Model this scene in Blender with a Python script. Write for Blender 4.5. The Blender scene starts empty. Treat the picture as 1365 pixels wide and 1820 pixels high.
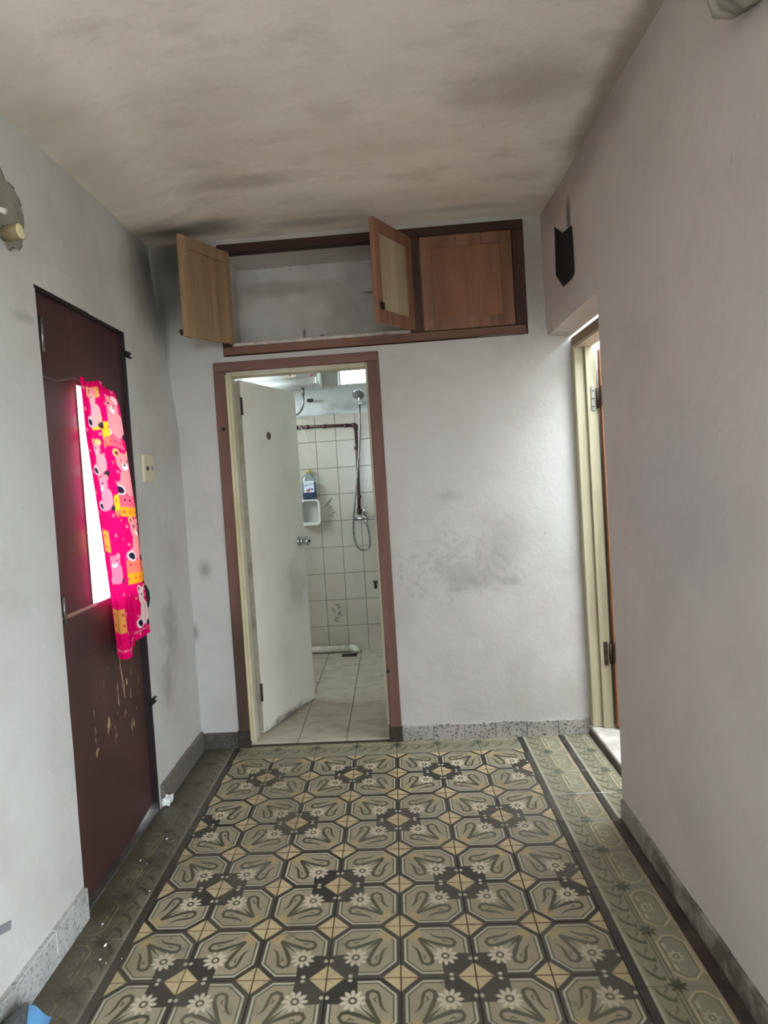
import bpy, bmesh, math, random
import numpy as np
from mathutils import Vector, Matrix, noise as mnoise
random.seed(7)
scene = bpy.context.scene
COL = scene.collection
PI = math.pi

# ------------------------------------------------------------------ camera
FPX, CX, CY = 1158.1, 632.9, 888.75          # pixels of the 1365 x 1820 frame
YAW, PITCH, ROLL = 0.0580, -0.0354, -0.0644
cd = bpy.data.cameras.new('camera'); cam = bpy.data.objects.new('camera', cd); COL.objects.link(cam)
cd.sensor_fit = 'HORIZONTAL'; cd.sensor_width = 36.0; cd.lens = FPX / 1365 * 36.0
cd.shift_x = (682.5 - CX) / 1365; cd.shift_y = (CY - 910.0) / 1365
cd.clip_start = 0.01
_f = Vector((-math.sin(YAW) * math.cos(PITCH), math.cos(YAW) * math.cos(PITCH), math.sin(PITCH)))
_r0 = Vector((math.cos(YAW), math.sin(YAW), 0)); _u0 = _r0.cross(_f)
_r = _r0 * math.cos(ROLL) + _u0 * math.sin(ROLL); _u = _u0 * math.cos(ROLL) - _r0 * math.sin(ROLL)
M = Matrix((_r, _u, -_f)).transposed().to_4x4(); M.translation = (0.0611, -1.6958, 1.3426)
cam.matrix_world = M
scene.camera = cam

# ------------------------------------------------------------------ sky, window portals, exposure
w = bpy.data.worlds.new('overcast_sky'); scene.world = w; w.use_nodes = True
bgn = w.node_tree.nodes['Background']
bgn.inputs['Color'].default_value = (0.80, 0.915, 1.0, 1); bgn.inputs['Strength'].default_value = 15.5
def portal(loc, rot, sx, sy):
    l = bpy.data.lights.new('window_portal', 'AREA'); l.shape = 'RECTANGLE'; l.size = sx; l.size_y = sy
    o = bpy.data.objects.new('window_portal', l); COL.objects.link(o); o.location = loc; o.rotation_euler = rot
    try: l.cycles.is_portal = True
    except Exception: l.energy = 30
portal((1.47, 0.90, 2.72), (0, 0, 0), 1.01, 1.3)              # open top of the court added on the right for sky light
portal((1.02, -1.80, 1.00), (0, PI / 2, 0), 2.0, 0.8)         # unseen doorway beside the viewer, added for daylight
portal((-0.05, -4.08, 1.60), (PI / 2, 0, 0), 0.8, 0.8)         # unseen window behind the viewer, added to fill the end wall
portal((-1.66, 2.45, 2.00), (0, -PI / 2, 0), 0.70, 0.70)        # unseen second bathroom window, added for fill light
portal((-0.167, 3.40, 2.138), (-PI / 2, 0, 0), 0.26, 0.17)      # bathroom window
portal((-1.08, 0.695, 1.34), (0, -PI / 2, 0), 0.78, 0.31)     # glazed slit of the brown door
vs = scene.view_settings
vs.view_transform = 'Standard'; vs.look = 'None'; vs.exposure = 1.0; vs.gamma = 1.0
try: vs.use_curve_mapping = False
except Exception: pass
cy = scene.cycles
cy.max_bounces = 12; cy.diffuse_bounces = 8; cy.glossy_bounces = 3; cy.transmission_bounces = 8; cy.transparent_max_bounces = 12
cy.use_denoising = True; cy.sample_clamp_indirect = 6.0; cy.caustics_reflective = False; cy.caustics_refractive = False

# ------------------------------------------------------------------ helpers
def lin(c):
    return tuple((v / 255 / 12.92) if v / 255 <= 0.04045 else ((v / 255 + 0.055) / 1.055) ** 2.4 for v in c)
def tag(o, label=None, cat=None, group=None, kind=None):
    if label: o['label'] = label
    if cat: o['category'] = cat
    if group: o['group'] = group
    if kind: o['kind'] = kind
    return o
def empty(name, loc, label=None, cat=None, group=None, kind=None):
    o = bpy.data.objects.new(name, None); COL.objects.link(o); o.location = loc; o.empty_display_size = 0.05
    return tag(o, label, cat, group, kind)
def wloc(o):
    v = Vector((0, 0, 0))
    while o: v += o.location; o = o.parent
    return v
class B:
    def __init__(s, xf=None):
        s.v = []; s.f = []; s.mi = []; s.sm = []; s.xf = xf; s.m = 0; s.smooth = False
    def add(s, vs, fs, smooth=None):
        n = len(s.v)
        for p in vs:
            p = Vector(p)
            s.v.append(s.xf @ p if s.xf else p)
        for f in fs:
            s.f.append([i + n for i in f]); s.mi.append(s.m); s.sm.append(s.smooth if smooth is None else smooth)
        return s
    def box(s, x0, x1, y0, y1, z0, z1, b=0.0):
        if b <= 0:
            v = [(x, y, z) for z in (z0, z1) for y in (y0, y1) for x in (x0, x1)]
            return s.add(v, [(0, 2, 3, 1), (4, 5, 7, 6), (0, 1, 5, 4), (2, 6, 7, 3), (0, 4, 6, 2), (1, 3, 7, 5)])
        bm = bmesh.new(); bmesh.ops.create_cube(bm, size=1)
        for q in bm.verts:
            q.co = Vector(((x0 + x1) / 2 + q.co.x * (x1 - x0), (y0 + y1) / 2 + q.co.y * (y1 - y0), (z0 + z1) / 2 + q.co.z * (z1 - z0)))
        bmesh.ops.bevel(bm, geom=bm.edges[:], offset=b, segments=2 if b > 0.004 else 1, affect='EDGES', profile=0.5)
        return s.bm(bm)
    def bm(s, bm, smooth=None):
        bm.verts.index_update()
        s.add([q.co.copy() for q in bm.verts], [[q.index for q in f.verts] for f in bm.faces], smooth); bm.free(); return s
    def gbox(s, x0, x1, y0, y1, z0, z1, st=0.12):
        """box whose faces are subdivided (walls get uneven plaster from it)"""
        lo = (x0, y0, z0); hi = (x1, y1, z1)
        for ax in range(3):
            a, b = [(1, 2), (2, 0), (0, 1)][ax]
            na = max(1, round((hi[a] - lo[a]) / st)); nb = max(1, round((hi[b] - lo[b]) / st))
            for side in (0, 1):
                vs = []
                for i in range(na + 1):
                    for j in range(nb + 1):
                        p = [0, 0, 0]; p[ax] = (lo, hi)[side][ax]
                        p[a] = lo[a] + (hi[a] - lo[a]) * i / na; p[b] = lo[b] + (hi[b] - lo[b]) * j / nb; vs.append(p)
                fs = []
                for i in range(na):
                    for j in range(nb):
                        k = i * (nb + 1) + j; q = (k, k + nb + 1, k + nb + 2, k + 1)
                        fs.append(q if side else q[::-1])
                s.add(vs, fs)
        return s
    def tube(s, pts, r, n=10, caps=True, smooth=True):
        pts = [Vector(p) for p in pts]; rs = r if isinstance(r, (list, tuple)) else [r] * len(pts)
        vs = []; prev = None
        for i, p in enumerate(pts):
            t = (pts[min(i + 1, len(pts) - 1)] - pts[max(i - 1, 0)]).normalized()
            if prev is None: a = t.orthogonal().normalized()
            else:
                a = prev - t * prev.dot(t); a = a.normalized() if a.length > 1e-6 else t.orthogonal().normalized()
            prev = a; b = t.cross(a)
            for k in range(n):
                g = 2 * PI * k / n; vs.append(p + (a * math.cos(g) + b * math.sin(g)) * rs[i])
        fs = [(i * n + k, i * n + (k + 1) % n, (i + 1) * n + (k + 1) % n, (i + 1) * n + k) for i in range(len(pts) - 1) for k in range(n)]
        s.add(vs, fs, smooth)
        if caps:
            m = len(s.v) - len(vs)
            s.f.append([m + k for k in range(n)][::-1]); s.mi.append(s.m); s.sm.append(False)
            s.f.append([m + (len(pts) - 1) * n + k for k in range(n)]); s.mi.append(s.m); s.sm.append(False)
        return s
    def lathe(s, prof, c, axis=(0, 0, 1), n=20, smooth=True):
        ax = Vector(axis).normalized(); c = Vector(c)
        return s.tube_r([(c + ax * h, r) for r, h in prof], ax, n, smooth)
    def tube_r(s, pr, ax, n, smooth):
        a = ax.orthogonal().normalized(); b = ax.cross(a); vs = []
        for p, r in pr:
            for k in range(n):
                g = 2 * PI * k / n; vs.append(p + (a * math.cos(g) + b * math.sin(g)) * max(r, 1e-4))
        fs = [(i * n + k, i * n + (k + 1) % n, (i + 1) * n + (k + 1) % n, (i + 1) * n + k) for i in range(len(pr) - 1) for k in range(n)]
        fs.append(tuple(range(n))[::-1]); fs.append(tuple((len(pr) - 1) * n + k for k in range(n)))
        return s.add(vs, fs, smooth)
    def prism(s, poly, d):
        """closed 3-D polygon extruded along d"""
        n = len(poly); P = [Vector(p) for p in poly]; d = Vector(d)
        return s.add(P + [p + d for p in P], [tuple(range(n))[::-1], tuple(range(n, 2 * n))] + [(i, (i + 1) % n, n + (i + 1) % n, n + i) for i in range(n)])
    def build(s, name, mats, parent=None, label=None, cat=None, group=None, kind=None, fix=True):
        V = s.v
        lo = Vector((min(p[i] for p in V) for i in range(3))); hi = Vector((max(p[i] for p in V) for i in range(3)))
        org = Vector(((lo.x + hi.x) / 2, (lo.y + hi.y) / 2, lo.z))
        me = bpy.data.meshes.new(name)
        me.from_pydata([p - org for p in V], [], s.f)
        if not isinstance(mats, (list, tuple)): mats = [mats]
        for m in mats: me.materials.append(m)
        me.polygons.foreach_set('material_index', s.mi); me.polygons.foreach_set('use_smooth', s.sm); me.update()
        if fix:
            bm = bmesh.new(); bm.from_mesh(me); bmesh.ops.recalc_face_normals(bm, faces=bm.faces[:]); bm.to_mesh(me); bm.free()
        o = bpy.data.objects.new(name, me); COL.objects.link(o)
        if parent: o.parent = parent; o.location = org - wloc(parent)
        else: o.location = org
        return tag(o, label, cat, group, kind)
def arc(c, r, a0, a1, n, u, v):
    c = Vector(c); u = Vector(u); v = Vector(v)
    return [c + u * r * math.cos(a0 + (a1 - a0) * i / n) + v * r * math.sin(a0 + (a1 - a0) * i / n) for i in range(n + 1)]
def bez(p0, p1, p2, p3, n=10):
    p0, p1, p2, p3 = map(Vector, (p0, p1, p2, p3))
    return [p0 * (1 - t) ** 3 + p1 * 3 * t * (1 - t) ** 2 + p2 * 3 * t * t * (1 - t) + p3 * t ** 3 for t in [i / n for i in range(n + 1)]]
def xf(loc, ang):
    return Matrix.Translation(loc) @ Matrix.Rotation(ang, 4, 'Z')

# ------------------------------------------------------------------ materials
class MT:
    def __init__(s, name, rough=0.6, metal=0.0, spec=0.4):
        s.m = bpy.data.materials.new(name); s.m.use_nodes = True; s.t = s.m.node_tree; s.n = s.t.nodes
        s.b = s.n['Principled BSDF']; s.b.inputs['Roughness'].default_value = rough
        s.b.inputs['Metallic'].default_value = metal; s.b.inputs['Specular IOR Level'].default_value = spec
        s.pos = None; s.col = None
    def N(s, t, **k):
        n = s.n.new(t)
        for a, b in k.items(): setattr(n, a, b)
        return n
    def L(s, a, b): s.t.links.new(a, b)
    def P(s):
        if not s.pos: s.pos = s.N('ShaderNodeNewGeometry').outputs['Position']
        return s.pos
    def noise(s, scale, detail=4, rough=0.55, stretch=None, off=(0, 0, 0)):
        n = s.N('ShaderNodeTexNoise'); n.inputs['Scale'].default_value = scale; n.inputs['Detail'].default_value = detail; n.inputs['Roughness'].default_value = rough
        mp = s.N('ShaderNodeMapping'); mp.inputs['Scale'].default_value = stretch or (1, 1, 1); mp.inputs['Location'].default_value = off
        s.L(s.P(), mp.inputs['Vector']); s.L(mp.outputs[0], n.inputs['Vector'])
        return n.outputs['Fac']
    def base(s, c):
        n = s.N('ShaderNodeRGB'); n.outputs[0].default_value = (*lin(c), 1); s.col = n.outputs[0]; return s
    def rng(s, src, a, b, lo, hi, smooth=True):
        n = s.N('ShaderNodeMapRange'); n.interpolation_type = 'SMOOTHSTEP' if smooth else 'LINEAR'
        for i, v in zip(('From Min', 'From Max', 'To Min', 'To Max'), (a, b, lo, hi)): n.inputs[i].default_value = v
        s.L(src, n.inputs['Value']); return n.outputs['Result']
    def mix(s, fac, c, mode='MIX'):
        n = s.N('ShaderNodeMix', data_type='RGBA', blend_type=mode)
        if isinstance(fac, (int, float)): n.inputs['Factor'].default_value = fac
        else: s.L(fac, n.inputs['Factor'])
        s.L(s.col, n.inputs[6])
        if isinstance(c, tuple): n.inputs[7].default_value = (*lin(c), 1)
        else: s.L(c, n.inputs[7])
        s.col = n.outputs[2]; return s
    def math(s, op, a, b):
        n = s.N('ShaderNodeMath', operation=op)
        for i, v in enumerate((a, b)):
            if isinstance(v, (int, float)): n.inputs[i].default_value = v
            else: s.L(v, n.inputs[i])
        return n.outputs[0]
    def mott(s, scale, c, a=0.4, b=0.7, amt=1.0, stretch=None, detail=5, off=(0, 0, 0)):
        return s.mix(s.rng(s.noise(scale, detail, 0.6, stretch, off), a, b, 0, amt), c)
    def stain(s, c, r, col, amt, ns=6.0, nk=0.9, inner=0.25):
        a = s.N('ShaderNodeVectorMath', operation='SUBTRACT'); s.L(s.P(), a.inputs[0]); a.inputs[1].default_value = c
        d = s.N('ShaderNodeVectorMath', operation='DIVIDE'); s.L(a.outputs[0], d.inputs[0]); d.inputs[1].default_value = r
        l = s.N('ShaderNodeVectorMath', operation='LENGTH'); s.L(d.outputs[0], l.inputs[0])
        n = s.math('MULTIPLY_ADD', s.noise(ns, 5, 0.65), nk); s.n[-1].inputs[2].default_value = -0.5 * nk
        return s.mix(s.rng(s.math('ADD', l.outputs['Value'], n), inner, 1.0, amt, 0), col)
    def bump(s, scale, dist, strength=0.5, detail=5, stretch=None):
        b = s.N('ShaderNodeBump'); b.inputs['Distance'].default_value = dist; b.inputs['Strength'].default_value = strength
        s.L(s.noise(scale, detail, 0.6, stretch), b.inputs['Height'])
        prev = s.b.inputs['Normal'].links
        if prev: s.L(prev[0].from_socket, b.inputs['Normal'])
        s.L(b.outputs[0], s.b.inputs['Normal']); return s
    def done(s):
        if s.col: s.L(s.col, s.b.inputs['Base Color'])
        return s.m
def plain(name, c, rough=0.5, metal=0.0, spec=0.4, var=None, vs_=8, bump=None):
    m = MT(name, rough, metal, spec).base(c)
    if var: m.mott(vs_, var, 0.35, 0.75)
    if bump: m.bump(*bump)
    return m.done()

WALL = (196, 193, 189)
GR = (120, 114, 108)
def plaster(name, base=WALL, stains=(), mott=(180, 174, 168)):
    m = MT(name, 0.85, 0, 0.2).base(base)
    m.mott(2.2, mott, 0.42, 0.72, 0.8); m.mott(7, (186, 182, 177), 0.5, 0.75, 0.5, off=(3, 1, 7))
    m.mott(30, (150, 144, 138), 0.72, 0.80, 0.5, detail=2, off=(5, 5, 5))
    for a in stains: m.stain(*a)
    m.bump(9, 0.012, 0.35, 3); m.bump(70, 0.002, 0.35, 4)
    return m.done()
SOOT = (58, 48, 44)
M_WB = plaster('plaster_back_wall', stains=[
    ((-1.02, 1.55, 2.40), (0.17, 0.2, 0.36), SOOT, 0.50, 5, 0.6), ((-0.90, 1.55, 2.50), (0.25, 0.2, 0.16), SOOT, 0.45, 5, 0.6),
    ((-1.05, 1.55, 2.15), (0.05, 0.2, 0.35), (70, 62, 58), 0.55, 7, 0.5),
    ((0.36, 1.55, 0.86), (0.34, 0.2, 0.17), (140, 136, 130), 0.3, 30, 4.5, 0.0), ((0.57, 1.55, 0.92), (0.17, 0.2, 0.26), (156, 155, 149), 0.5, 5, 1.3, 0.1), ((0.42, 1.55, 0.80), (0.14, 0.2, 0.10), (154, 152, 146), 0.5, 6, 1.2, 0.1),
    ((0.33, 1.55, 1.22), (0.10, 0.2, 0.05), (160, 156, 148), 0.5, 12, 1.2, 0.0), ((0.62, 1.55, 0.78), (0.08, 0.2, 0.05), (130, 128, 122), 0.5, 16, 1.6, 0.0),
    ((-0.92, 1.55, 0.92), (0.05, 0.2, 0.07), (120, 112, 108), 0.6, 9, 0.8, 0.0), ((-1.0, 1.55, 0.60), (0.04, 0.2, 0.07), (90, 84, 80), 0.7, 9, 0.8, 0.0),
    ((0.80, 1.55, 2.30), (0.12, 0.3, 0.35), (150, 138, 128), 0.5, 6, 0.7)])
M_WL = plaster('plaster_left_wall', (196, 195, 191), stains=[
    ((-1.03, 1.56, 2.32), (0.2, 0.30, 0.42), SOOT, 0.42, 5, 0.5), ((-1.0, 1.52, 2.45), (0.2, 0.30, 0.14), SOOT, 0.45, 5, 0.6),
    ((-1.0, 1.22, 0.70), (0.1, 0.16, 0.26), (120, 118, 112), 0.5, 11, 1.5, 0.0), ((-1.0, 1.15, 0.48), (0.1, 0.12, 0.16), (120, 118, 112), 0.45, 12, 1.5, 0.0),
    ((-1.0, 1.2, 2.25), (0.1, 0.5, 0.20), (168, 166, 154), 0.6, 4, 0.8), ((-1.0, 0.2, 1.88), (0.1, 0.10, 0.03), (150, 146, 140), 0.6, 14, 1.0, 0.0)])
M_WR = plaster('plaster_right_wall', (200, 191, 186), mott=(188, 179, 173), stains=[
    ((0.85, 0.9, 2.5), (0.2, 1.0, 0.16), (150, 138, 128), 0.55, 4, 0.7), ((0.85, 1.08, 2.36), (0.1, 0.05, 0.10), (40, 36, 34), 0.75, 9, 0.5),
    ((0.85, 0.2, 1.2), (0.2, 0.5, 0.4), (180, 176, 182), 0.4, 4, 0.9)])
M_CEIL = MT('stained_ceiling_plaster', 0.9, 0, 0.15).base((240, 232, 222))
M_CEIL.mott(1.6, (224, 214, 203), 0.42, 0.70, 0.9, (0.8, 1.5, 1)); M_CEIL.mott(3.8, (210, 199, 187), 0.46, 0.74, 0.7, (1, 2.0, 1), off=(4, 2, 0))
M_CEIL.mott(6.5, (234, 226, 216), 0.55, 0.70, 0.6, (1, 1.7, 1), off=(9, 2, 0)); M_CEIL.mott(40, (120, 112, 104), 0.74, 0.8, 0.4, detail=2)
for a in [((-0.80, 1.38, 2.5), (0.36, 0.15, 0.3), SOOT, 0.62, 5, 0.6), ((-0.25, 1.42, 2.55), (0.32, 0.08, 0.2), SOOT, 0.35, 5, 0.7), ((0.50, 1.42, 2.55), (0.35, 0.06, 0.2), SOOT, 0.25, 5, 0.7),
          ((0.85, 0.3, 2.55), (0.10, 1.2, 0.2), (138, 127, 113), 0.7, 4, 0.9), ((0.55, 0.45, 2.55), (0.32, 0.22, 0.2), (182, 171, 157), 0.6, 4, 1.1), ((-0.9, 0.5, 2.5), (0.18, 0.9, 0.2), (196, 191, 177), 0.6, 4, 0.9),
          ((0.42, 0.42, 2.55), (0.26, 0.035, 0.2), (204, 196, 184), 0.6, 7, 1.0, 0.0), ((-0.5, 0.95, 2.55), (0.35, 0.10, 0.2), (178, 167, 155), 0.6, 4, 1.0)]: M_CEIL.stain(*a)
M_CEIL.bump(7, 0.012, 0.4, 3); M_CEIL.bump(60, 0.003, 0.4, 4); M_CEIL = M_CEIL.done()
M_PL = plaster('plain_plaster', (206, 204, 198))
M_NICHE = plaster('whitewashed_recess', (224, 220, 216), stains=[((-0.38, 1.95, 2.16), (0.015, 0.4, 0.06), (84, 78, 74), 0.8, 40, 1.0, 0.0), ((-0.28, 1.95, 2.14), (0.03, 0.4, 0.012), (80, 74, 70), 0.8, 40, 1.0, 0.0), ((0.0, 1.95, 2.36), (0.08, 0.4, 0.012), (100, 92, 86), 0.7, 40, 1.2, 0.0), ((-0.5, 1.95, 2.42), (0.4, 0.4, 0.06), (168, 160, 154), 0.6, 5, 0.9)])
def terrazzo(name, base, dirt=0.5, sp=0.75):
    m = MT(name, 0.5, 0, 0.4).base(base); m.mott(5, (96, 92, 86), 0.45, 0.7, dirt)
    v = m.N('ShaderNodeTexVoronoi'); v.inputs['Scale'].default_value = 150; m.L(m.P(), v.inputs['Vector'])
    g = m.N('ShaderNodeSeparateColor'); m.L(v.outputs['Color'], g.inputs[0])
    m.mix(m.rng(g.outputs[0], 0.84, 0.87, 0, sp), (52, 50, 48)); m.mix(m.rng(g.outputs[1], 0.82, 0.86, 0, sp * 0.35), (196, 190, 182))
    if name == 'grimy_brown_skirting': m.mott(10, (78, 69, 60), 0.44, 0.62, 0.8)
    return m.bump(120, 0.001, 0.3, 3).done()
M_TERR = terrazzo('grey_terrazzo', (168, 162, 156), 0.35); M_TERRL = terrazzo('grimy_terrazzo', (112, 106, 97), 0.9, 0.35); M_TERRR = terrazzo('grimy_brown_skirting', (150, 142, 132), 0.95, 0.15)
M_TERRLN = terrazzo('pale_terrazzo', (178, 178, 174), 0.5, 0.45)
M_GROUT = plain('dark_grout', (52, 48, 42), 0.9, var=(38, 34, 30))
def tilemat(name, dirt):
    m = MT(name, 0.42, 0, 0.45); a = m.N('ShaderNodeAttribute', attribute_name='Col'); m.col = a.outputs['Color']
    oi = m.N('ShaderNodeObjectInfo'); rv = m.rng(oi.outputs['Random'], 0, 1, 0.0, 0.30, False)
    m.mix(rv, (118, 112, 96)); m.mott(3.0, (92, 82, 66), 0.45, 0.75, 0.32); m.mott(26, (60, 54, 44), 0.58, 0.72, 0.35, detail=3)
    if dirt:
        sx = m.N('ShaderNodeSeparateXYZ'); m.L(m.P(), sx.inputs[0])
        e = m.math('MULTIPLY_ADD', m.noise(9, 5, 0.7), 0.44); m.n[-1].inputs[2].default_value = -0.22
        if dirt < 0: f = m.rng(m.math('ADD', sx.outputs[0], e), -0.98, -0.74, 0.86, 0.25)
        else: f = m.rng(m.math('ADD', sx.outputs[0], e), 0.62, 0.84, 0.08, 0.55)
        m.mix(f, (58, 50, 41))
    m.L(m.rng(m.noise(9, 4), 0.3, 0.7, 0.30, 0.55), m.b.inputs['Roughness'])
    return m.bump(140, 0.0006, 0.3, 3).done()
M_TILE = tilemat('patterned_cement_tile', 0); M_TILEL = tilemat('grimy_cement_border_tile', -1); M_TILER = tilemat('cement_border_tile', 0.0); M_TILEB = tilemat('cement_border_tile_by_wall', 0)
M_STRIP = plain('dark_brown_cement_strip', (58, 44, 40), 0.5, var=(84, 74, 64), vs_=12)
M_BTILE = MT('ivory_wall_tile', 0.22, 0, 0.5).base((188, 182, 166)); M_BTILE.mott(3, (174, 167, 151), 0.4, 0.7, 0.8); M_BTILE = M_BTILE.done()
M_BFLOOR = MT('beige_floor_tile', 0.4, 0, 0.4).base((188, 180, 164)); M_BFLOOR.mott(9, (160, 150, 132), 0.42, 0.7, 0.9, (1, 2, 1)); M_BFLOOR.mott(30, (140, 130, 114), 0.55, 0.75, 0.5); M_BFLOOR = M_BFLOOR.done()
M_DECO = plain('brown_flower_print', (130, 122, 110), 0.3, var=(168, 160, 146), vs_=60)
def wood(name, c, c2, c3=None, rough=0.6, ax=2, sc=1.0, chips=None, dirt=()):
    st = [14 * sc] * 3; st[ax] = 0.9 * sc
    m = MT(name, rough, 0, 0.3).base(c); m.mott(1.0, c2, 0.35, 0.7, 0.9, tuple(st)); m.mott(3.0, c3 or c2, 0.5, 0.75, 0.6, tuple(st), off=(2, 3, 1))
    m.mott(5, c2, 0.5, 0.8, 0.5)
    for a in dirt: m.stain(*a)
    if chips: m.mott(9, chips, 0.66, 0.69, 0.9, (1, 1, 0.35), 4)
    return m.bump(1.5, 0.002, 0.4, 5, tuple(v * 2 for v in st)).done()
M_CABIN = wood('raw_tan_pine', (164, 136, 104), (138, 112, 84), (112, 90, 68))
M_CABPALE = wood('pale_scuffed_plywood', (186, 172, 142), (158, 142, 114), (126, 112, 90), sc=0.5)
M_CABR = wood('brown_varnished_plywood', (146, 102, 78), (126, 86, 66), (104, 72, 56), sc=0.4)
M_CABRF = wood('brown_varnished_frame', (146, 106, 84), (116, 82, 66), (88, 62, 50))
M_CABFR = wood('dark_stained_frame', (66, 44, 36), (48, 32, 28), (84, 58, 46), ax=0)
M_CABFRZ = wood('dark_stained_upright', (74, 50, 42), (50, 34, 30), (90, 62, 50))
M_CABBAR = wood('worn_brown_rail', (128, 92, 76), (96, 66, 54), (74, 52, 44), ax=0)
M_FRB = wood('brown_painted_door_frame', (118, 86, 75), (102, 72, 62), (80, 57, 48), dirt=[((-0.77, 1.55, 0.30), (0.2, 0.2, 0.62), (62, 50, 42), 0.8, 7, 0.9)]); M_FRBX = wood('brown_painted_door_head', (124, 91, 82), (106, 77, 69), (84, 60, 52), ax=0)
M_FRC = wood('cream_painted_wood', (180, 172, 146), (160, 152, 126), (134, 126, 104)); M_FRCX = wood('cream_painted_head', (190, 180, 156), (160, 148, 120), (120, 108, 88), ax=1)
M_CREAM = plain('cream_paint', (206, 200, 178), 0.5, var=(190, 180, 150), vs_=6)
M_GRIMY = plain('grimy_frame_foot', (66, 54, 46), 0.8, var=(44, 38, 34), vs_=20)
M_LEAF = MT('white_painted_door', 0.45, 0, 0.4).base((226, 224, 212)); M_LEAF.mott(2.5, (212, 209, 196), 0.4, 0.7, 0.8)
for a in [((-0.55, 2.08, 0.75), (0.12, 0.25, 0.22), (160, 156, 142), 0.55, 9, 1.3, 0.0), ((-0.6, 1.9, 0.03), (0.2, 0.35, 0.05), (84, 70, 56), 0.85, 16, 1.4, 0.0)]: M_LEAF.stain(*a)
M_LEAF = M_LEAF.done()
M_LEAFE = plain('grey_door_edge', (168, 164, 150), 0.6, var=(140, 134, 120), vs_=12)
M_DOORR = wood('orange_brown_door', (158, 108, 78), (136, 90, 64), (110, 72, 52))
M_BROWN = MT('oxblood_painted_door', 0.38, 0, 0.45).base((72, 44, 44)); M_BROWN.mott(3, (58, 36, 36), 0.4, 0.7, 0.8); M_BROWN.mott(60, (84, 60, 54), 0.66, 0.72, 0.4); M_BROWN = M_BROWN.bump(14, 0.002, 0.3, 3, (1, 1, 0.2)).done()
M_BROWN2 = MT('chipped_oxblood_paint', 0.45, 0, 0.4).base((76, 50, 46)); M_BROWN2.mott(3, (60, 40, 38), 0.4, 0.7, 0.8)
M_CHIPN = M_BROWN2.noise(22, 5, 0.6, (1, 1.6, 0.40)); 
_a = M_BROWN2.N('ShaderNodeVectorMath', operation='DISTANCE'); M_BROWN2.L(M_BROWN2.P(), _a.inputs[0]); _a.inputs[1].default_value = (-1.02, 0.66, 0.56)
_e = M_BROWN2.math('ADD', M_CHIPN, M_BROWN2.rng(_a.outputs['Value'], 0.10, 0.36, 0.045, -0.12))
M_BROWN2.mix(M_BROWN2.rng(_e, 0.625, 0.635, 0, 0.95), (172, 146, 116)); M_BROWN2 = M_BROWN2.done()
M_CHROME = plain('chrome', (200, 200, 200), 0.18, 1.0)
M_STEEL = plain('dull_steel', (150, 148, 142), 0.4, 0.9, var=(110, 106, 100), vs_=40)
M_RUST = plain('rusty_iron', (78, 62, 52), 0.7, 0.5, var=(50, 40, 36), vs_=60)
M_BLACK = plain('black_iron', (22, 21, 22), 0.5, 0.3); M_MATB = plain('matt_black', (16, 14, 15), 0.8)
M_PIPE = plain('brown_painted_pipe', (82, 50, 46), 0.45, var=(62, 40, 38), vs_=20)
M_PVC = plain('white_pvc', (214, 210, 196), 0.4, var=(188, 182, 166), vs_=14)
M_WHITE = plain('white_enamel', (228, 230, 228), 0.3); M_WPLAST = plain('white_plastic', (220, 220, 212), 0.4)
M_CREAMPL = plain('yellowed_plastic', (206, 198, 166), 0.4); M_CREAMDISC = plain('cream_cap', (232, 222, 176), 0.5)
M_CERAM = plain('white_ceramic', (218, 216, 206), 0.2); M_GREYP = plain('grey_panel', (176, 176, 170), 0.5)
M_BEIGE = plain('beige_conduit', (150, 134, 104), 0.5, var=(124, 108, 84), vs_=30)
M_CEMENT = plain('bare_cement_patch', (146, 142, 132), 0.95, var=(124, 120, 112), vs_=16, bump=(30, 0.004, 0.5))
M_CRACK = plain('crack_shadow', (110, 106, 100), 0.9)
M_RED = plain('red_mark', (190, 60, 60), 0.5); M_GREYM = plain('grey_print', (120, 122, 124), 0.5)
M_TAPE = plain('grey_tape', (128, 126, 130), 0.6); M_RAG = plain('dark_grey_cloth', (62, 66, 66), 0.95, var=(96, 98, 94), vs_=30, bump=(60, 0.004, 0.6))
M_BLUE = plain('blue_plastic', (96, 150, 196), 0.35); M_PAPER = plain('white_paper', (232, 232, 230), 0.8)
M_MARBLE = plain('white_stone_sill', (214, 210, 200), 0.5, var=(170, 162, 150), vs_=9); M_SIDE = plain('grimy_step_side', (110, 104, 94), 0.8, var=(70, 66, 58), vs_=10)
M_SCONCE = plain('grey_plaster_shell', (166, 160, 146), 0.7, var=(110, 104, 94), vs_=20)
M_STRING = plain('grey_string', (120, 110, 104), 0.8)
def glassy(name, tint, gl=0.08):
    m = bpy.data.materials.new(name); m.use_nodes = True; t = m.node_tree; t.nodes.clear()
    o = t.nodes.new('ShaderNodeOutputMaterial'); a = t.nodes.new('ShaderNodeBsdfTransparent'); g = t.nodes.new('ShaderNodeBsdfGlossy'); x = t.nodes.new('ShaderNodeMixShader')
    a.inputs['Color'].default_value = (*tint, 1); g.inputs['Roughness'].default_value = 0.05; x.inputs[0].default_value = gl
    t.links.new(a.outputs[0], x.inputs[1]); t.links.new(g.outputs[0], x.inputs[2]); t.links.new(x.outputs[0], o.inputs[0]); return m
M_GLASS = glassy('window_glass', (0.95, 0.97, 0.97)); M_GLASSB = glassy('dimming_bathroom_glass', (0.62, 0.64, 0.64)); M_CLEARPL = glassy('clear_bottle_plastic', (0.85, 0.92, 0.95), 0.12); M_LIQ = plain('blue_cleaning_liquid', (40, 92, 138), 0.15); M_LIQ2 = plain('dark_blue_liquid', (26, 58, 92), 0.15)  # bathroom pane tint chosen to dim the daylight it lets in
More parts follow.
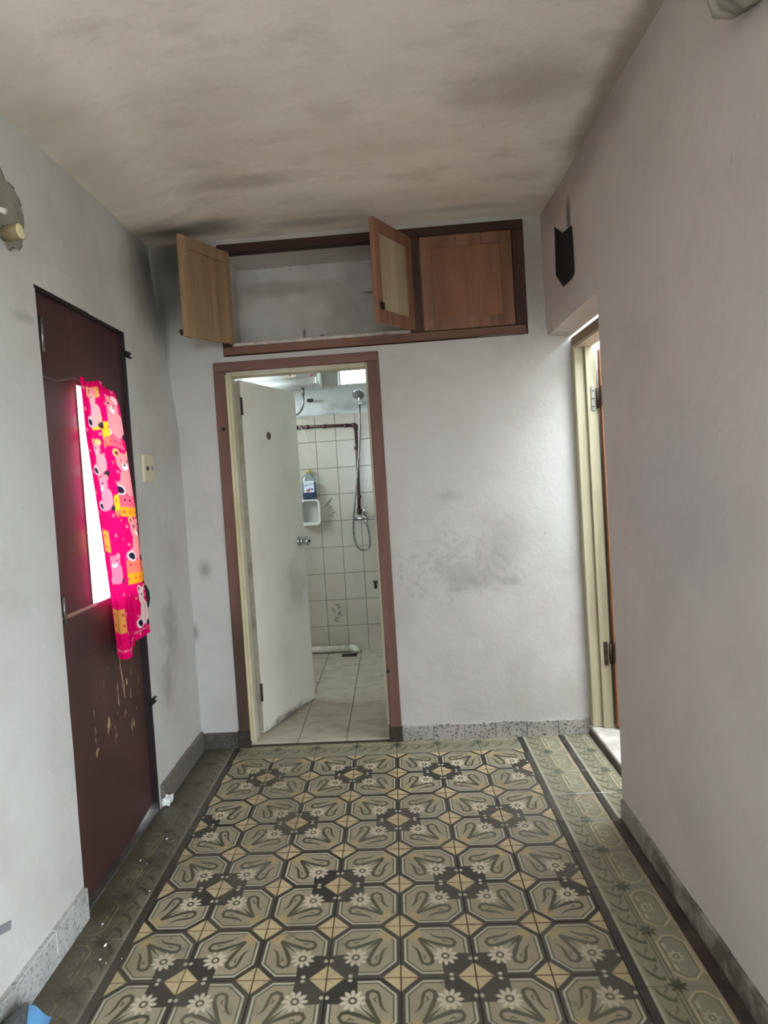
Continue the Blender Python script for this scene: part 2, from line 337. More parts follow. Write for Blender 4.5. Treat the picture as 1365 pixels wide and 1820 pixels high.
M_LABEL = plain('white_bottle_label', (214, 222, 232), 0.4); M_INK = plain('dark_blue_ink', (28, 40, 96), 0.4); M_CAP = plain('yellowish_cap', (186, 172, 110), 0.5)
def clothmat(name):
    m = bpy.data.materials.new(name); m.use_nodes = True; t = m.node_tree; t.nodes.clear()
    o = t.nodes.new('ShaderNodeOutputMaterial'); a = t.nodes.new('ShaderNodeAttribute'); a.attribute_name = 'Col'
    d = t.nodes.new('ShaderNodeBsdfDiffuse'); g = t.nodes.new('ShaderNodeBsdfTranslucent'); x = t.nodes.new('ShaderNodeMixShader'); x.inputs[0].default_value = 0.085
    t.links.new(a.outputs['Color'], d.inputs['Color']); t.links.new(a.outputs['Color'], g.inputs['Color'])
    t.links.new(d.outputs[0], x.inputs[1]); t.links.new(g.outputs[0], x.inputs[2]); t.links.new(x.outputs[0], o.inputs[0]); return m
M_CURT = clothmat('pink_printed_curtain_cloth')

# ------------------------------------------------------------------ room shell
XL, XR, YB, ZC = -1.0, 0.85, 1.555, 2.56
def lump(b, ax, amp=0.004, lean=False):
    for p in b.v:
        n = mnoise.noise(Vector((p.x * 1.7 + ax * 5, p.y * 1.7, p.z * 1.7))) + 0.4 * mnoise.noise(Vector((p.x * 6, p.y * 6, p.z * 6)))
        p[ax] += n * amp
        if lean and p.y > 0.98:
            p.x -= 0.088 * min(1, (p.y - 0.98) / 0.5) * min(1, max(0, (p.z - 1.65) / 0.8))
    return b
def sm3(a, b, x):
    t = min(1, max(0, (x - a) / (b - a))); return t * t * (3 - 2 * t)
B().box(-40, 40, -40, 40, -0.40, -0.30).build('ground', plain('outdoor_paving', (168, 164, 156), 0.9), label='pale paved ground outside the house', cat='ground', kind='structure')  # ground added to cut the light rising from below
b = B()
b.gbox(-1.62, -0.800, YB, 1.67, 0, 1.957); b.gbox(0.029, 2.08, YB, 1.67, 0, 1.957); b.gbox(-1.62, 2.08, YB, 1.67, 1.957, 1.984, 0.1)
b.gbox(-1.62, -0.745, YB, 1.67, 1.984, 2.70); b.gbox(0.765, 2.08, YB, 1.67, 1.984, 2.70); b.gbox(-0.745, 0.765, YB, 1.67, 2.537, 2.70)
lump(b, 1, 0.0035).build('wall_back', M_WB, label='grey-white plastered end wall with scuffs and soot around the bathroom doorway', cat='wall', kind='structure')
b = B()
b.gbox(-1.14, XL, -4.0, 0.28, -0.05, 2.70); b.gbox(-1.14, XL, 0.28, 0.945, 1.995, 2.70); b.gbox(-1.14, XL, 0.945, 1.60, -0.05, 2.70, 0.1)
lump(b, 0, 0.0035, True).build('wall_left', M_WL, label='white plastered wall holding the dark brown door', cat='wall', kind='structure')
b = B()
b.gbox(XR, 0.965, -1.4, 0.765, -0.05, 2.70); b.gbox(XR, 0.965, -4.0, -2.2, -0.05, 2.70); b.gbox(XR, 0.965, -2.2, -1.4, 2.0, 2.70)  # gap for the unseen doorway added to let daylight in
b.gbox(XR, 0.965, 0.765, 1.56, 1.958, 2.70, 0.08)
for p in b.v:                                              # rounded plaster edge under the lintel
    if p.y > 0.77 and p.z < 1.96 and p.x < 0.86: p.z += 0.012; p.x += 0.008
lump(b, 0, 0.0035).build('wall_right', M_WR, label='long mauve-grey plastered wall that ends at the open doorway', cat='wall', kind='structure')
b = B(); b.gbox(-1.14, -0.45, -4.12, -4.0, -0.05, 2.70, 0.5); b.gbox(0.35, 0.965, -4.12, -4.0, -0.05, 2.70, 0.5); b.gbox(-0.45, 0.35, -4.12, -4.0, -0.05, 1.20, 0.5); b.gbox(-0.45, 0.35, -4.12, -4.0, 2.00, 2.70, 0.5)  # opening added behind the viewer to admit fill daylight
b.build('wall_rear', M_PL, label='plain white wall closing the hall', cat='wall', kind='structure')
nx, ny = 44, 90; vs_ = []; fs = []
for i in range(nx + 1):
    for j in range(ny + 1):
        x = -1.2 + 2.1 * i / nx; y = -4.05 + 5.63 * j / ny
        z = ZC - 0.10 * (1 - sm3(-1.0, -0.62, x)) * (1 - sm3(0.95, 1.5, y)) - 0.02 * sm3(0.55, 0.85, x) + 0.010 * mnoise.noise(Vector((x * 1.8, y * 1.8, 3)))
        vs_.append((x, y, z))
for i in range(nx):
    for j in range(ny):
        k = i * (ny + 1) + j; fs.append((k, k + 1, k + ny + 2, k + ny + 1))
b = B(); b.add(vs_ + [(-1.2, -4.05, 2.75), (0.9, -4.05, 2.75), (0.9, 1.58, 2.75), (-1.2, 1.58, 2.75)], fs, True)
q = len(vs_); b.add([], []); b.f.append([q, q + 1, q + 2, q + 3]); b.mi.append(0); b.sm.append(False)
b.build('ceiling', M_CEIL, label='mottled grey plaster ceiling with water stains and soot', cat='ceiling', kind='structure', fix=False)

# hall floor with individual cement tiles
TS = 0.2
def colour_grid(nu, nv, fn):
    u = (np.arange(nu + 1)) / nu; v = (np.arange(nv + 1)) / nv
    U, V = np.meshgrid(u, v, indexing='ij'); return fn(U, V)
def tile_mesh(name, sx, sy, nu, nv, fn, mat, th=0.018, gap=0.0007):
    """flat tile, top at z = 0, centred on the origin, print stored as a colour attribute"""
    C = colour_grid(nu, nv, fn).reshape(-1, 3)
    X = np.linspace(-sx / 2 + gap, sx / 2 - gap, nu + 1); Y = np.linspace(-sy / 2 + gap, sy / 2 - gap, nv + 1)
    G = np.zeros((nu + 1, nv + 1, 3)); G[..., 0] = X[:, None]; G[..., 1] = Y[None, :]
    G[0, :, 2] = G[-1, :, 2] = -0.0012; G[:, 0, 2] = G[:, -1, 2] = -0.0012
    V = G.reshape(-1, 3)
    I = np.arange((nu + 1) * (nv + 1)).reshape(nu + 1, nv + 1)
    Q = np.stack([I[:-1, :-1], I[1:, :-1], I[1:, 1:], I[:-1, 1:]], -1).reshape(-1, 4).tolist()
    n = len(V); cs = [I[0, 0], I[-1, 0], I[-1, -1], I[0, -1]]
    V = np.vstack([V, V[cs] - [0, 0, th]]); C = np.vstack([C, np.tile([[0.04, 0.035, 0.03]], (4, 1))])
    for k in range(4):
        edge = [I[:, 0], I[-1, :], I[::-1, -1], I[0, ::-1]][k].tolist()
        Q.append([n + k] + [n + (k + 1) % 4] + edge[::-1])
    Q.append([n + 3, n + 2, n + 1, n])
    me = bpy.data.meshes.new(name); me.from_pydata(V.tolist(), [], Q); me.materials.append(mat)
    a = me.color_attributes.new('Col', 'FLOAT_COLOR', 'POINT')
    a.data.foreach_set('color', np.hstack([C, np.ones((len(C), 1))]).astype(np.float32).ravel()); me.update(); return me
def lerp(img, mask, c):
    return img * (1 - mask[..., None]) + np.array(lin(c)) * mask[..., None]
def seg(U, V, pts, wd):
    """distance to a polyline with varying half width -> signed"""
    d = np.full(U.shape, 9.0)
    for (p, q, w0, w1) in zip(pts[:-1], pts[1:], wd[:-1], wd[1:]):
        px, py = p; dx, dy = q[0] - px, q[1] - py; t = np.clip(((U - px) * dx + (V - py) * dy) / (dx * dx + dy * dy + 1e-12), 0, 1)
        d = np.minimum(d, np.hypot(U - px - t * dx, V - py - t * dy) - (w0 + (w1 - w0) * t))
    return d
def aa(d, px=0.012): return np.clip(0.5 - d / px, 0, 1)
C_FILL = (153, 142, 117); C_DARK = (46, 41, 36); C_LIGHT = (186, 180, 158); C_DIAM = (190, 170, 130); C_OLIVE = (70, 68, 48); C_OCHRE = (178, 154, 104); C_FLOW = (200, 188, 164); C_RED = (112, 74, 52)
def flower(img, U, V, cx, cy, r, np_=10):
    A = np.arctan2(V - cy, U - cx); R = np.hypot(U - cx, V - cy)
    ph = (A + PI / np_) % (2 * PI / np_) - PI / np_; pr, pt = R * np.cos(ph), R * np.sin(ph)      # one petal, repeated round the centre
    img = lerp(img, aa((np.hypot((pr - 0.66 * r) / (0.36 * r), pt / (0.17 * r)) - 1) * 0.17 * r), C_FLOW); img = lerp(img, aa(R - 0.36 * r), C_FLOW)
    img = lerp(img, aa(np.abs(R - r * 0.26) - r * 0.09), C_OLIVE); return img
def field(U, V):
    img = np.ones(U.shape + (3,)) * np.array(lin(C_DARK))
    def octo(e, c):
        d = np.maximum.reduce([e - U, e - V, U - 1 + e, V - 1 + e]); s = 1 / math.sqrt(2)
        for a in (U + V, 1 - U + V, U + 1 - V, 2 - U - V): d = np.maximum(d, (c - a) * s)
        return d
    img = lerp(img, aa(octo(0.052, 0.335)), C_LIGHT); img = lerp(img, aa(octo(0.082, 0.375)), C_OLIVE); img = lerp(img, aa(octo(0.104, 0.405)), C_FILL)
    # dark star around the corner where four flowers meet
    dk = np.maximum.reduce([U - 0.425 - 0.04 * (V - 0.1), V - 0.425 - 0.04 * (U - 0.1)]); img = lerp(img, aa(dk), C_DARK)
    s = 1 / math.sqrt(2)
    for a in (U + V, 1 - U + V, U + 1 - V, 2 - U - V): img = lerp(img, aa((a - 0.235) * s), C_DIAM)
    img = lerp(img, aa(np.minimum(np.minimum(U, 1 - U), np.minimum(V, 1 - V)) - 0.006) * aa(np.minimum.reduce([U + V, 1 - U + V, U + 1 - V, 2 - U - V]) * s - 0.166), C_RED)
    # ochre blot at the far corner, stem, hooks
    img = lerp(img, aa(np.hypot(U - 0.80, V - 0.80) - 0.115, 0.08) * aa((U + V - 1.66) * s) * 0.8, C_OCHRE)
    st = (U + V - 0.9) ; dd = np.abs(U - V) * s
    img = lerp(img, aa(np.maximum(dd - 0.05 * np.clip(1 - (U + V - 0.75) / 0.65, 0, 1), np.maximum(0.7 - U - V, U + V - 1.4)) , 0.02) * 0.75, C_LIGHT)
    img = lerp(img, aa(np.maximum(dd - 0.022 * np.clip((U + V - 0.9) / 0.4, 0, 1), U + V - 1.46)), C_OLIVE)
    hook = [(0.74, 0.72), (0.66, 0.58), (0.60, 0.45), (0.555, 0.33), (0.57, 0.25), (0.63, 0.215), (0.70, 0.25), (0.725, 0.34), (0.74, 0.44), (0.775, 0.52), (0.83, 0.57)]
    wd = [0.014, 0.026, 0.032, 0.030, 0.026, 0.022, 0.022, 0.022, 0.022, 0.014, 0.004]
    curl = [(0.68, 0.40), (0.655, 0.36), (0.675, 0.33)]
    for a, c in ((U, V), (V, U)):
        img = lerp(img, aa(seg(a, c, hook, wd)), C_OLIVE); img = lerp(img, aa(seg(a, c, curl, [0.008, 0.012, 0.010])), C_OLIVE)
        img = lerp(img, aa(np.hypot((a - 0.32) / 1.0, (c - 0.035) / 0.9) - 0.030), C_LIGHT)
    img = flower(img, U, V, 0.375, 0.375, 0.170)
    return img
def border(cut=1.0, strip=True):
    def fn(U, V):
        v = V * cut
        img = np.ones(U.shape + (3,)) * np.array(lin((140, 134, 113)))
        img = lerp(img, aa(np.hypot((U % 1) - 0.5, 0) * 0 + np.maximum(0.46 - v, 0)) , (142, 138, 116))
        for k in range(3):                                  # leafy scroll
            x0 = 0.02 + k * 0.33
            for o in (-1, 0, 1):
                p = [(x0 + o, 0.21), (x0 + o + 0.10, 0.24), (x0 + o + 0.19, 0.33), (x0 + o + 0.22, 0.40), (x0 + o + 0.16, 0.42)]
                img = lerp(img, aa(seg(U, v, p, [0.006, 0.022, 0.028, 0.022, 0.010])), (84, 86, 62))
                p = [(x0 + o + 0.10, 0.30), (x0 + o + 0.03, 0.36), (x0 + o - 0.05, 0.38)]
                img = lerp(img, aa(seg(U, v, p, [0.006, 0.018, 0.006])), (92, 94, 70))
        for c0 in (0.465, 0.515): img = lerp(img, aa(np.abs(v - c0) - 0.008), (84, 82, 58))
        e = np.maximum.reduce([np.abs(U - 0.5) - 0.40, np.abs(v - 0.745) - 0.19, (np.abs(U - 0.5) + np.abs(v - 0.745) - 0.46) * 0.707])
        img = lerp(img, aa(np.abs(e) - 0.012), (190, 172, 132)); img = lerp(img, aa(np.abs(e + 0.035) - 0.008), (110, 106, 78))
        for uc in (0.0, 1.0):                               # dark leaf stars on the joints
            A = np.arctan2(v - 0.52, U - uc); R = np.hypot(U - uc, v - 0.52); img = lerp(img, aa(R - 0.13 * (0.75 + 0.25 * np.cos(7 * A))), (72, 76, 54))
        for s_ in (-1, 1): img = lerp(img, aa(np.maximum(np.abs(U - 0.5 - s_ * 0.20) - 0.055, np.abs(v - 0.63) - 0.022)), (178, 172, 142))
        A = np.arctan2(v - 0.71, U - 0.5); R = np.hypot(U - 0.5, v - 0.71)
        img = lerp(img, aa(R - 0.115 * (0.8 + 0.2 * np.cos(8 * A))), (172, 166, 138)); img = lerp(img, aa(np.abs(R - 0.035) - 0.012), (112, 104, 80))
        img = lerp(img, aa(np.abs(v - 0.965) - 0.012), (176, 150, 124))
        if strip: img = lerp(img, aa(v - 0.13), (50, 46, 42)); img = lerp(img, aa(np.abs(v - 0.15) - 0.022), (168, 164, 144))
        return img
    return fn
floor = B().box(-1.14, 1.0, -4.0, 1.56, -0.20, -0.0065).build('floor', M_GROUT, label='hall floor paved with old patterned cement tiles', cat='floor', kind='structure')
def put(me, name, x, y, rz, dz=0.0, parent=floor, tilt=0.0):
    o = bpy.data.objects.new(name, me); COL.objects.link(o); o.parent = parent
    o.location = Vector((x, y, dz)) - wloc(parent); o.rotation_euler = (random.uniform(-tilt, tilt), random.uniform(-tilt, tilt), rz); return o
me_field = tile_mesh('tile', TS, TS, 100, 100, field, M_TILE)
for r in range(-4, 7):
    dr = 2 * math.floor((r + 1) / 2)                       # dark corners lie on even rows
    for c in range(-4, 3):
        even = dr == 4                                     # this course was laid one tile off
        dc = c if (c % 2 == 0) == even else c + 1
        sx = 1 if dc == c else -1; sy = 1 if dr == r else -1    # direction from the dark corner into the tile
        rz = {(1, 1): 0, (-1, 1): PI / 2, (-1, -1): PI, (1, -1): -PI / 2}[(sx, sy)]
        put(me_field, 'tile', (c + 0.5) * TS, (r + 0.5) * TS, rz, random.uniform(-0.0008, 0.0004), tilt=0.0025)
me_bl = tile_mesh('border_tile', TS, TS, 90, 90, border(), M_TILEL); me_br = tile_mesh('border_tile', TS, TS, 90, 90, border(), M_TILEB)
me_bt = tile_mesh('border_tile', TS, 0.150, 90, 68, border(0.76, False), M_TILEB); me_b2 = tile_mesh('border_tile', TS, 0.150, 90, 68, border(0.76), M_TILEB)
for r in range(-4, 8):
    put(me_bl, 'border_tile', -0.9, (r + 0.5) * TS - 0.03, PI / 2, random.uniform(-0.001, 0), tilt=0.003)
    if r < 7: put(me_br, 'border_tile', 0.7, (r + 0.5) * TS + 0.155, -PI / 2, random.uniform(-0.001, 0), tilt=0.003)
for c in range(-4, 3): put(me_bt, 'border_tile', (c + 0.5) * TS, 1.475, 0, -0.0004, tilt=0.002)
for r in range(4): put(me_b2, 'border_tile', 0.877, 0.765 + (r + 0.5) * TS - 0.01, -PI / 2, -0.0006, tilt=0.002)
for k in range(8): B().box(0.8008, 0.849, -0.44 + k * 0.15 + 0.0008, -0.44 + (k + 1) * 0.15 - 0.0008, -0.02, -0.0008, 0.001).build('strip_tile', M_STRIP, floor)
B().box(0.9525, 0.975, 0.77, 1.553, -0.02, -0.002).build('strip_tile', M_STRIP, floor)

# terrazzo skirtings, tile by tile
def skirting(name, mat, a, c, ax, face, back, h, step, label):
    e = empty(name, ((a + c) / 2 if ax == 0 else (face + back) / 2, (a + c) / 2 if ax == 1 else (face + back) / 2, 0), label, 'skirting', kind='structure')
    n = max(1, round((c - a) / step)); st = (c - a) / n
    for i in range(n):
        p, q = a + i * st + 0.0008, a + (i + 1) * st - 0.0008; hh = h + random.uniform(-0.003, 0.003)
        f = face + random.uniform(-0.0012, 0.0012); l, m_ = min(f, back), max(f, back)
        bb = B()
        if ax == 0: bb.box(p, q, l, m_, -0.004, hh, 0.002)
        else: bb.box(l, m_, p, q, -0.004, hh, 0.002)
        bb.build('skirting_tile', mat, e)
skirting('baseboard_back', M_TERR, 0.032, 0.960, 0, YB - 0.012, YB + 0.004, 0.078, 0.16, 'speckled grey terrazzo skirting right of the bathroom doorway')
skirting('baseboard_corner', terrazzo('blackened_terrazzo', (74, 68, 61), 0.9, 0.3), -0.985, -0.806, 0, YB - 0.012, YB + 0.004, 0.080, 0.18, 'blackened terrazzo skirting in the corner left of the bathroom doorway')
skirting('baseboard_left', M_TERRL, 0.960, 1.540, 1, XL + 0.016, XL - 0.004, 0.095, 0.2, 'grimy terrazzo skirting between brown door and corner')
skirting('baseboard_front', M_TERRLN, -1.9, 0.272, 1, XL + 0.018, XL - 0.004, 0.098, 0.2, 'pale speckled terrazzo skirting under the white wall beside the brown door')
skirting('baseboard_right', M_TERRR, -1.4, 0.760, 1, XR - 0.012, XR + 0.004, 0.070, 0.2, 'dirty terrazzo skirting along the long mauve-grey wall')

# ------------------------------------------------------------------ roofless court added to send daylight through the side doorway
b = B(); b.gbox(1.2, 2.08, 0.15, 1.67, -0.1, 0.045, 0.6); b.build('floor_added_court', M_BFLOOR, label='pale floor of the added light court beyond the side doorway', cat='floor', kind='structure')
B().gbox(1.98, 2.08, 0.15, 1.67, 0, 2.7, 0.6).build('wall_added_court_east', M_PL, label='white far wall of the added light court beyond the side doorway', cat='wall', kind='structure')
B().gbox(0.965, 2.08, 0.15, 0.25, 0, 2.7, 0.6).build('wall_added_court_south', M_PL, label='white side wall of the added light court beyond the side doorway', cat='wall', kind='structure')
sill = B().box(0.958, 1.22, 0.766, 1.552, -0.05, 0.046, 0.004).build('trim_threshold', M_MARBLE, label='worn white stone step in the doorway beside the end wall', cat='threshold', kind='structure')
B().box(0.955, 0.9585, 0.766, 1.552, -0.05, 0.030).build('step_riser', M_SIDE, sill)
tr = empty('trim_side_doorway', (1.01, 1.51, 0.046), 'cream painted wooden door frame with rusty hinges beside the end wall', 'door frame', kind='structure')
B().box(0.962, 1.046, 1.505, 1.552, 0.046, 1.90, 0.004).build('jamb', M_FRC, tr)
B().box(1.010, 1.060, 1.488, 1.506, 0.046, 1.90, 0.003).build('door_stop', M_FRC, tr)
B().box(0.966, 0.998, 0.770, 1.552, 1.905, 1.950, 0.003).build('head', wood('brown_head', (146, 124, 100), (118, 98, 78), (96, 78, 62), ax=1), tr)
B().box(0.966, 1.046, 0.770, 1.552, 1.893, 1.907, 0.002).build('head_lining', M_FRCX, tr)
B().box(0.962, 1.046, 0.766, 0.812, 0.046, 1.90, 0.004).build('jamb', M_FRC, tr)
d3 = empty('door_3', (1.09, 1.49, 0.05), 'orange-brown wooden door standing open behind the cream frame', 'door', kind='structure')
X3 = xf((1.066, 1.500, 0), math.radians(-4))
B(X3).box(0.004, 0.70, -0.038, 0.0, 0.060, 1.872, 0.003).build('leaf', M_DOORR, d3)
for z in (1.585, 0.355):
    hb = B(); hb.box(1.028, 1.046, 1.4838, 1.488, z, z + 0.115, 0.001); h = hb.build('hinge', M_STEEL if z > 1 else M_RUST, d3)
    B().tube([(1.058, 1.480, z + 0.01), (1.058, 1.480, z + 0.105)], 0.007).build('hinge_barrel', M_RUST, h)
    B().box(1.066, 1.085, 1.452, 1.4605, z + 0.02, z + 0.115, 0.001).build('hinge_plate', M_RUST, h)
    for k in range(3): B().lathe([(0.0035, 0), (0.0035, 0.0012), (0.001, 0.002)], (1.037, 1.4838, z + 0.02 + k * 0.037), (0, -1, 0), 8).build('screw', M_BLACK, h)

# ------------------------------------------------------------------ bathroom
YF = 3.27
b = B(); b.gbox(-1.62, -0.305, YF, 3.40, -0.1, 2.63, 0.4); b.gbox(-0.03, 0.54, YF, 3.40, -0.1, 2.63, 0.4); b.gbox(-0.305, -0.03, YF, 3.40, -0.1, 2.045, 0.4); b.gbox(-0.305, -0.03, YF, 3.40, 2.23, 2.63, 0.4)
wbb = b.build('wall_bathroom_back', plaster('bathroom_plaster', (212, 216, 214), [((-0.25, YF, 1.88), (0.30, 0.2, 0.06), (150, 152, 148), 0.6, 12, 1.3, 0.0), ((-0.35, YF, 1.83), (0.12, 0.2, 0.02), (120, 118, 110), 0.6, 14, 1.0, 0.0)]), label='bathroom wall of ivory tiles below bluish white plaster', cat='wall', kind='structure')
B().gbox(-1.5, 0.42, 1.67, 1.70, -0.1, 2.0, 0.5) if False else None
b = B(); b.gbox(-1.62, -1.5, 1.66, 2.1, -0.1, 2.63, 0.4); b.gbox(-1.62, -1.5, 2.8, 3.28, -0.1, 2.63, 0.4); b.gbox(-1.62, -1.5, 2.1, 2.8, -0.1, 1.65, 0.4); b.gbox(-1.62, -1.5, 2.1, 2.8, 2.35, 2.63, 0.4)  # wall pieces leave a hole for the added window
b.build('wall_bathroom_left', M_PL, label='white bathroom side wall behind the open door', cat='wall', kind='structure')
B().gbox(0.42, 0.54, 1.66, 3.28, -0.1, 2.63, 0.4).build('wall_bathroom_right', M_PL, label='white bathroom side wall beyond the shower', cat='wall', kind='structure')
B().gbox(-1.62, 0.54, 1.66, 3.40, 2.62, 2.70, 0.4).build('ceiling_bathroom', M_PL, label='white bathroom ceiling', cat='ceiling', kind='structure')
fb = B().box(-1.5, 0.42, 1.553, 3.27, -0.15, 0.007).build('floor_bathroom', plain('dark_joint', (74, 66, 54), 0.9), label='bathroom floor of square beige tiles', cat='floor', kind='structure')
bt = B().box(-0.1235, 0.1235, -0.1235, 0.1235, -0.008, 0.0, 0.0015); tmp = bt.build('floor_tile', M_BFLOOR, fb); mfl = tmp.data
for p in mfl.vertices: p.co.z -= 0.008
first = True
for i in range(-4, 4):
    for j in range(7):
        x = -0.505 + 0.125 + 0.25 * i; y = 1.556 + 0.125 + 0.25 * j
        if y - 0.125 > YF or x < -1.4 or x > 0.4: continue
        if j == 0 and (x < -0.72 or x > 0.0): continue
        if j == 0 and x < -0.5: pass
        o = tmp if first else put(mfl, 'floor_tile', x, y, 0, 0, fb)
        o.location = Vector((x, y, 0.014 + random.uniform(-0.0006, 0.0006))) - wloc(fb); first = False
        if y + 0.125 > YF:
            bpy.data.objects.remove(o); B().box(x - 0.1235, x + 0.1235, y - 0.1235, YF - 0.008, 0.004, 0.014, 0.0015).build('floor_tile', M_BFLOOR, fb)
TW, TH = 0.1535, 0.2025
b = B(); b.box(-TW / 2 + 0.0014, TW / 2 - 0.0014, -0.008, 0.0, -TH / 2 + 0.0014, TH / 2 - 0.0014, 0.0012); tw = b.build('wall_tile', M_BTILE, wbb); B().box(-1.272, 0.42, YF - 0.0035, YF + 0.004, 0.0, 1.828).build('grout_bed', plain('grey_tile_grout', (104, 100, 86), 0.9, var=(84, 80, 68), vs_=9), wbb); mwt = tw.data
for p in mwt.vertices: p.co.y -= 0.004; p.co.z -= TH / 2 - 0.0014
first = True
for i in range(-5, 6):
    for j in range(9):
        x = -0.5045 + TW * (i + 0.5); z = 0.0065 + TH * (j + 0.5)
        if x > 0.42: continue
        if first: o = tw; first = False
        else: o = bpy.data.objects.new('wall_tile', mwt); COL.objects.link(o); o.parent = wbb
        o.location = Vector((x, YF, z)) - wloc(wbb); o.rotation_euler = (random.uniform(-0.004, 0.004), 0, random.uniform(-0.006, 0.006))
        if (i, j) in ((0, 5), (0, 1)):                     # two tiles carry a faded flower spray
            for k in range(7):
                bb = B(); ang = random.uniform(-0.9, 0.9); cx = x + random.uniform(-0.025, 0.025); cz = z - 0.06 + 0.02 * k
                pl = [(cx + 0.022 * math.cos(t) * math.cos(ang) - 0.008 * math.sin(t) * math.sin(ang), YF - 0.0088, cz + 0.022 * math.cos(t) * math.sin(ang) + 0.008 * math.sin(t) * math.cos(ang)) for t in [2 * PI * a / 10 for a in range(10)]]
                bb.prism(pl, (0, -0.0006, 0)).build('printed_flower', M_DECO, wbb)
win = empty('window_1', (-0.167, YF, 2.045), 'small bright bathroom window above the shower', 'window', kind='structure')
for (x0, x1, z0, z1) in ((-0.305, -0.290, 2.045, 2.23), (-0.045, -0.03, 2.045, 2.23), (-0.29, -0.045, 2.045, 2.06), (-0.29, -0.045, 2.215, 2.23)): B().box(x0, x1, 3.33, 3.36, z0, z1, 0.002).build('window_frame', M_WPLAST, win)
B().box(-0.29, -0.045, 3.343, 3.347, 2.06, 2.215).build('pane', M_GLASSB, win)

w2 = empty('added_fill_window', (-1.56, 2.45, 1.65), 'unseen high window added behind the open white door for fill light', 'window', kind='structure')  # added, out of view; brings fill light into the bathroom
for (y0, y1, z0, z1) in ((2.1, 2.13, 1.65, 2.35), (2.77, 2.8, 1.65, 2.35), (2.13, 2.77, 1.65, 1.68), (2.13, 2.77, 2.32, 2.35)): B().box(-1.58, -1.54, y0, y1, z0, z1, 0.003).build('window_frame', M_WPLAST, w2)
B().box(-1.562, -1.558, 2.13, 2.77, 1.68, 2.32).build('pane', M_GLASS, w2)

# bathroom doorway: brown casing, cream lining, white leaf
tb = empty('trim_bathroom_doorway', (-0.385, 1.56, 0.0), 'brown painted door casing with cream inner lining around the bathroom doorway', 'door frame', kind='structure')
B().box(-0.800, -0.745, 1.540, 1.575, 0.02, 1.910, 0.003).build('casing', M_FRB, tb); B().box(-0.030, 0.029, 1.540, 1.575, 0.075, 1.910, 0.003).build('casing', M_FRB, tb)
B().box(-0.800, 0.029, 1.540, 1.575, 1.910, 1.955, 0.003).build('casing_head', M_FRBX, tb)
B().box(-0.806, -0.744, 1.538, 1.574, -0.004, 0.09, 0.003).build('casing_foot', M_GRIMY, tb); B().box(-0.036, 0.030, 1.538, 1.575, -0.004, 0.078, 0.003).build('casing_foot', M_GRIMY, tb)
B().box(-0.7995, -0.722, 1.575, 1.66, 0.0, 1.955, 0.003).build('lining', M_CREAM, tb); B().box(-0.042, 0.0285, 1.575, 1.66, 0.0, 1.955, 0.003).build('lining', M_CREAM, tb)
B().box(-0.722, -0.042, 1.575, 1.66, 1.888, 1.955, 0.003).build('lining_head', M_CREAM, tb)
B().box(-0.746, -0.732, 1.546, 1.576, 0.03, 1.895, 0.004).build('stop_strip', plain('cream_strip', (214, 204, 166), 0.45, var=(196, 184, 140), vs_=4), tb)
for x, z in ((-0.768, 1.625), (-0.022, 0.36)): B().lathe([(0.011, 0), (0.011, 0.0008), (0.007, 0.001)], (x, 1.540, z), (0, -1, 0), 12).build('knot', M_GRIMY, tb)
LA = math.atan2(2.190 - 1.662, -0.505 + 0.712); XD = xf((-0.712, 1.662, 0), LA)
d2 = empty('door_2', (-0.71, 1.662, 0.02), 'white painted flush door with chrome knob standing open into the bathroom', 'door', kind='structure')
LWD = 0.565
poly = [(0, 0, 0.030)]
zz = 0.030
for k in range(1, 15): poly.append((LWD * k / 14, 0, 0.026 + (0.010 * random.random() if 4 < k < 12 else 0.002 * random.random())))
poly += [(LWD, 0, 1.868), (0, 0, 1.880)]
B(XD).prism([(x, -0.017, z) for x, y, z in poly], (0, 0.034, 0)).build('leaf', M_LEAF, d2)
B(XD).box(-0.002, 0.0, -0.0165, 0.0165, 0.035, 1.876).build('leaf_edge', M_LEAFE, d2)
B(XD).lathe([(0.022, 0), (0.022, 0.001), (0.015, 0.0015)], (0.245, -0.017, 1.60), (0, -1, 0), 14).build('old_lock_hole', plain('lock_hole', (92, 84, 62), 0.8, var=(60, 52, 40), vs_=60), d2)
kb = B(XD).lathe([(0.032, 0), (0.032, 0.004), (0.026, 0.009), (0.014, 0.012), (0.012, 0.030), (0.020, 0.036), (0.027, 0.048), (0.026, 0.060), (0.018, 0.066), (0.012, 0.064)], (LWD - 0.055, -0.017, 0.985), (0, -1, 0), 20).build('knob', M_CHROME, d2)
B(XD).lathe([(0.009, 0), (0.009, 0.001)], (LWD - 0.055, -0.082, 0.985), (0, -1, 0), 10).build('keyhole', M_BLACK, kb)
for z in (1.70, 0.20):
    h = B(XD).box(0.0, 0.012, -0.0185, -0.017, z, z + 0.09, 0.0006).build('hinge', M_RUST, d2); B(XD).tube([(-0.006, -0.022, z), (-0.006, -0.022, z + 0.09)], 0.006).build('hinge_barrel', M_RUST, h)

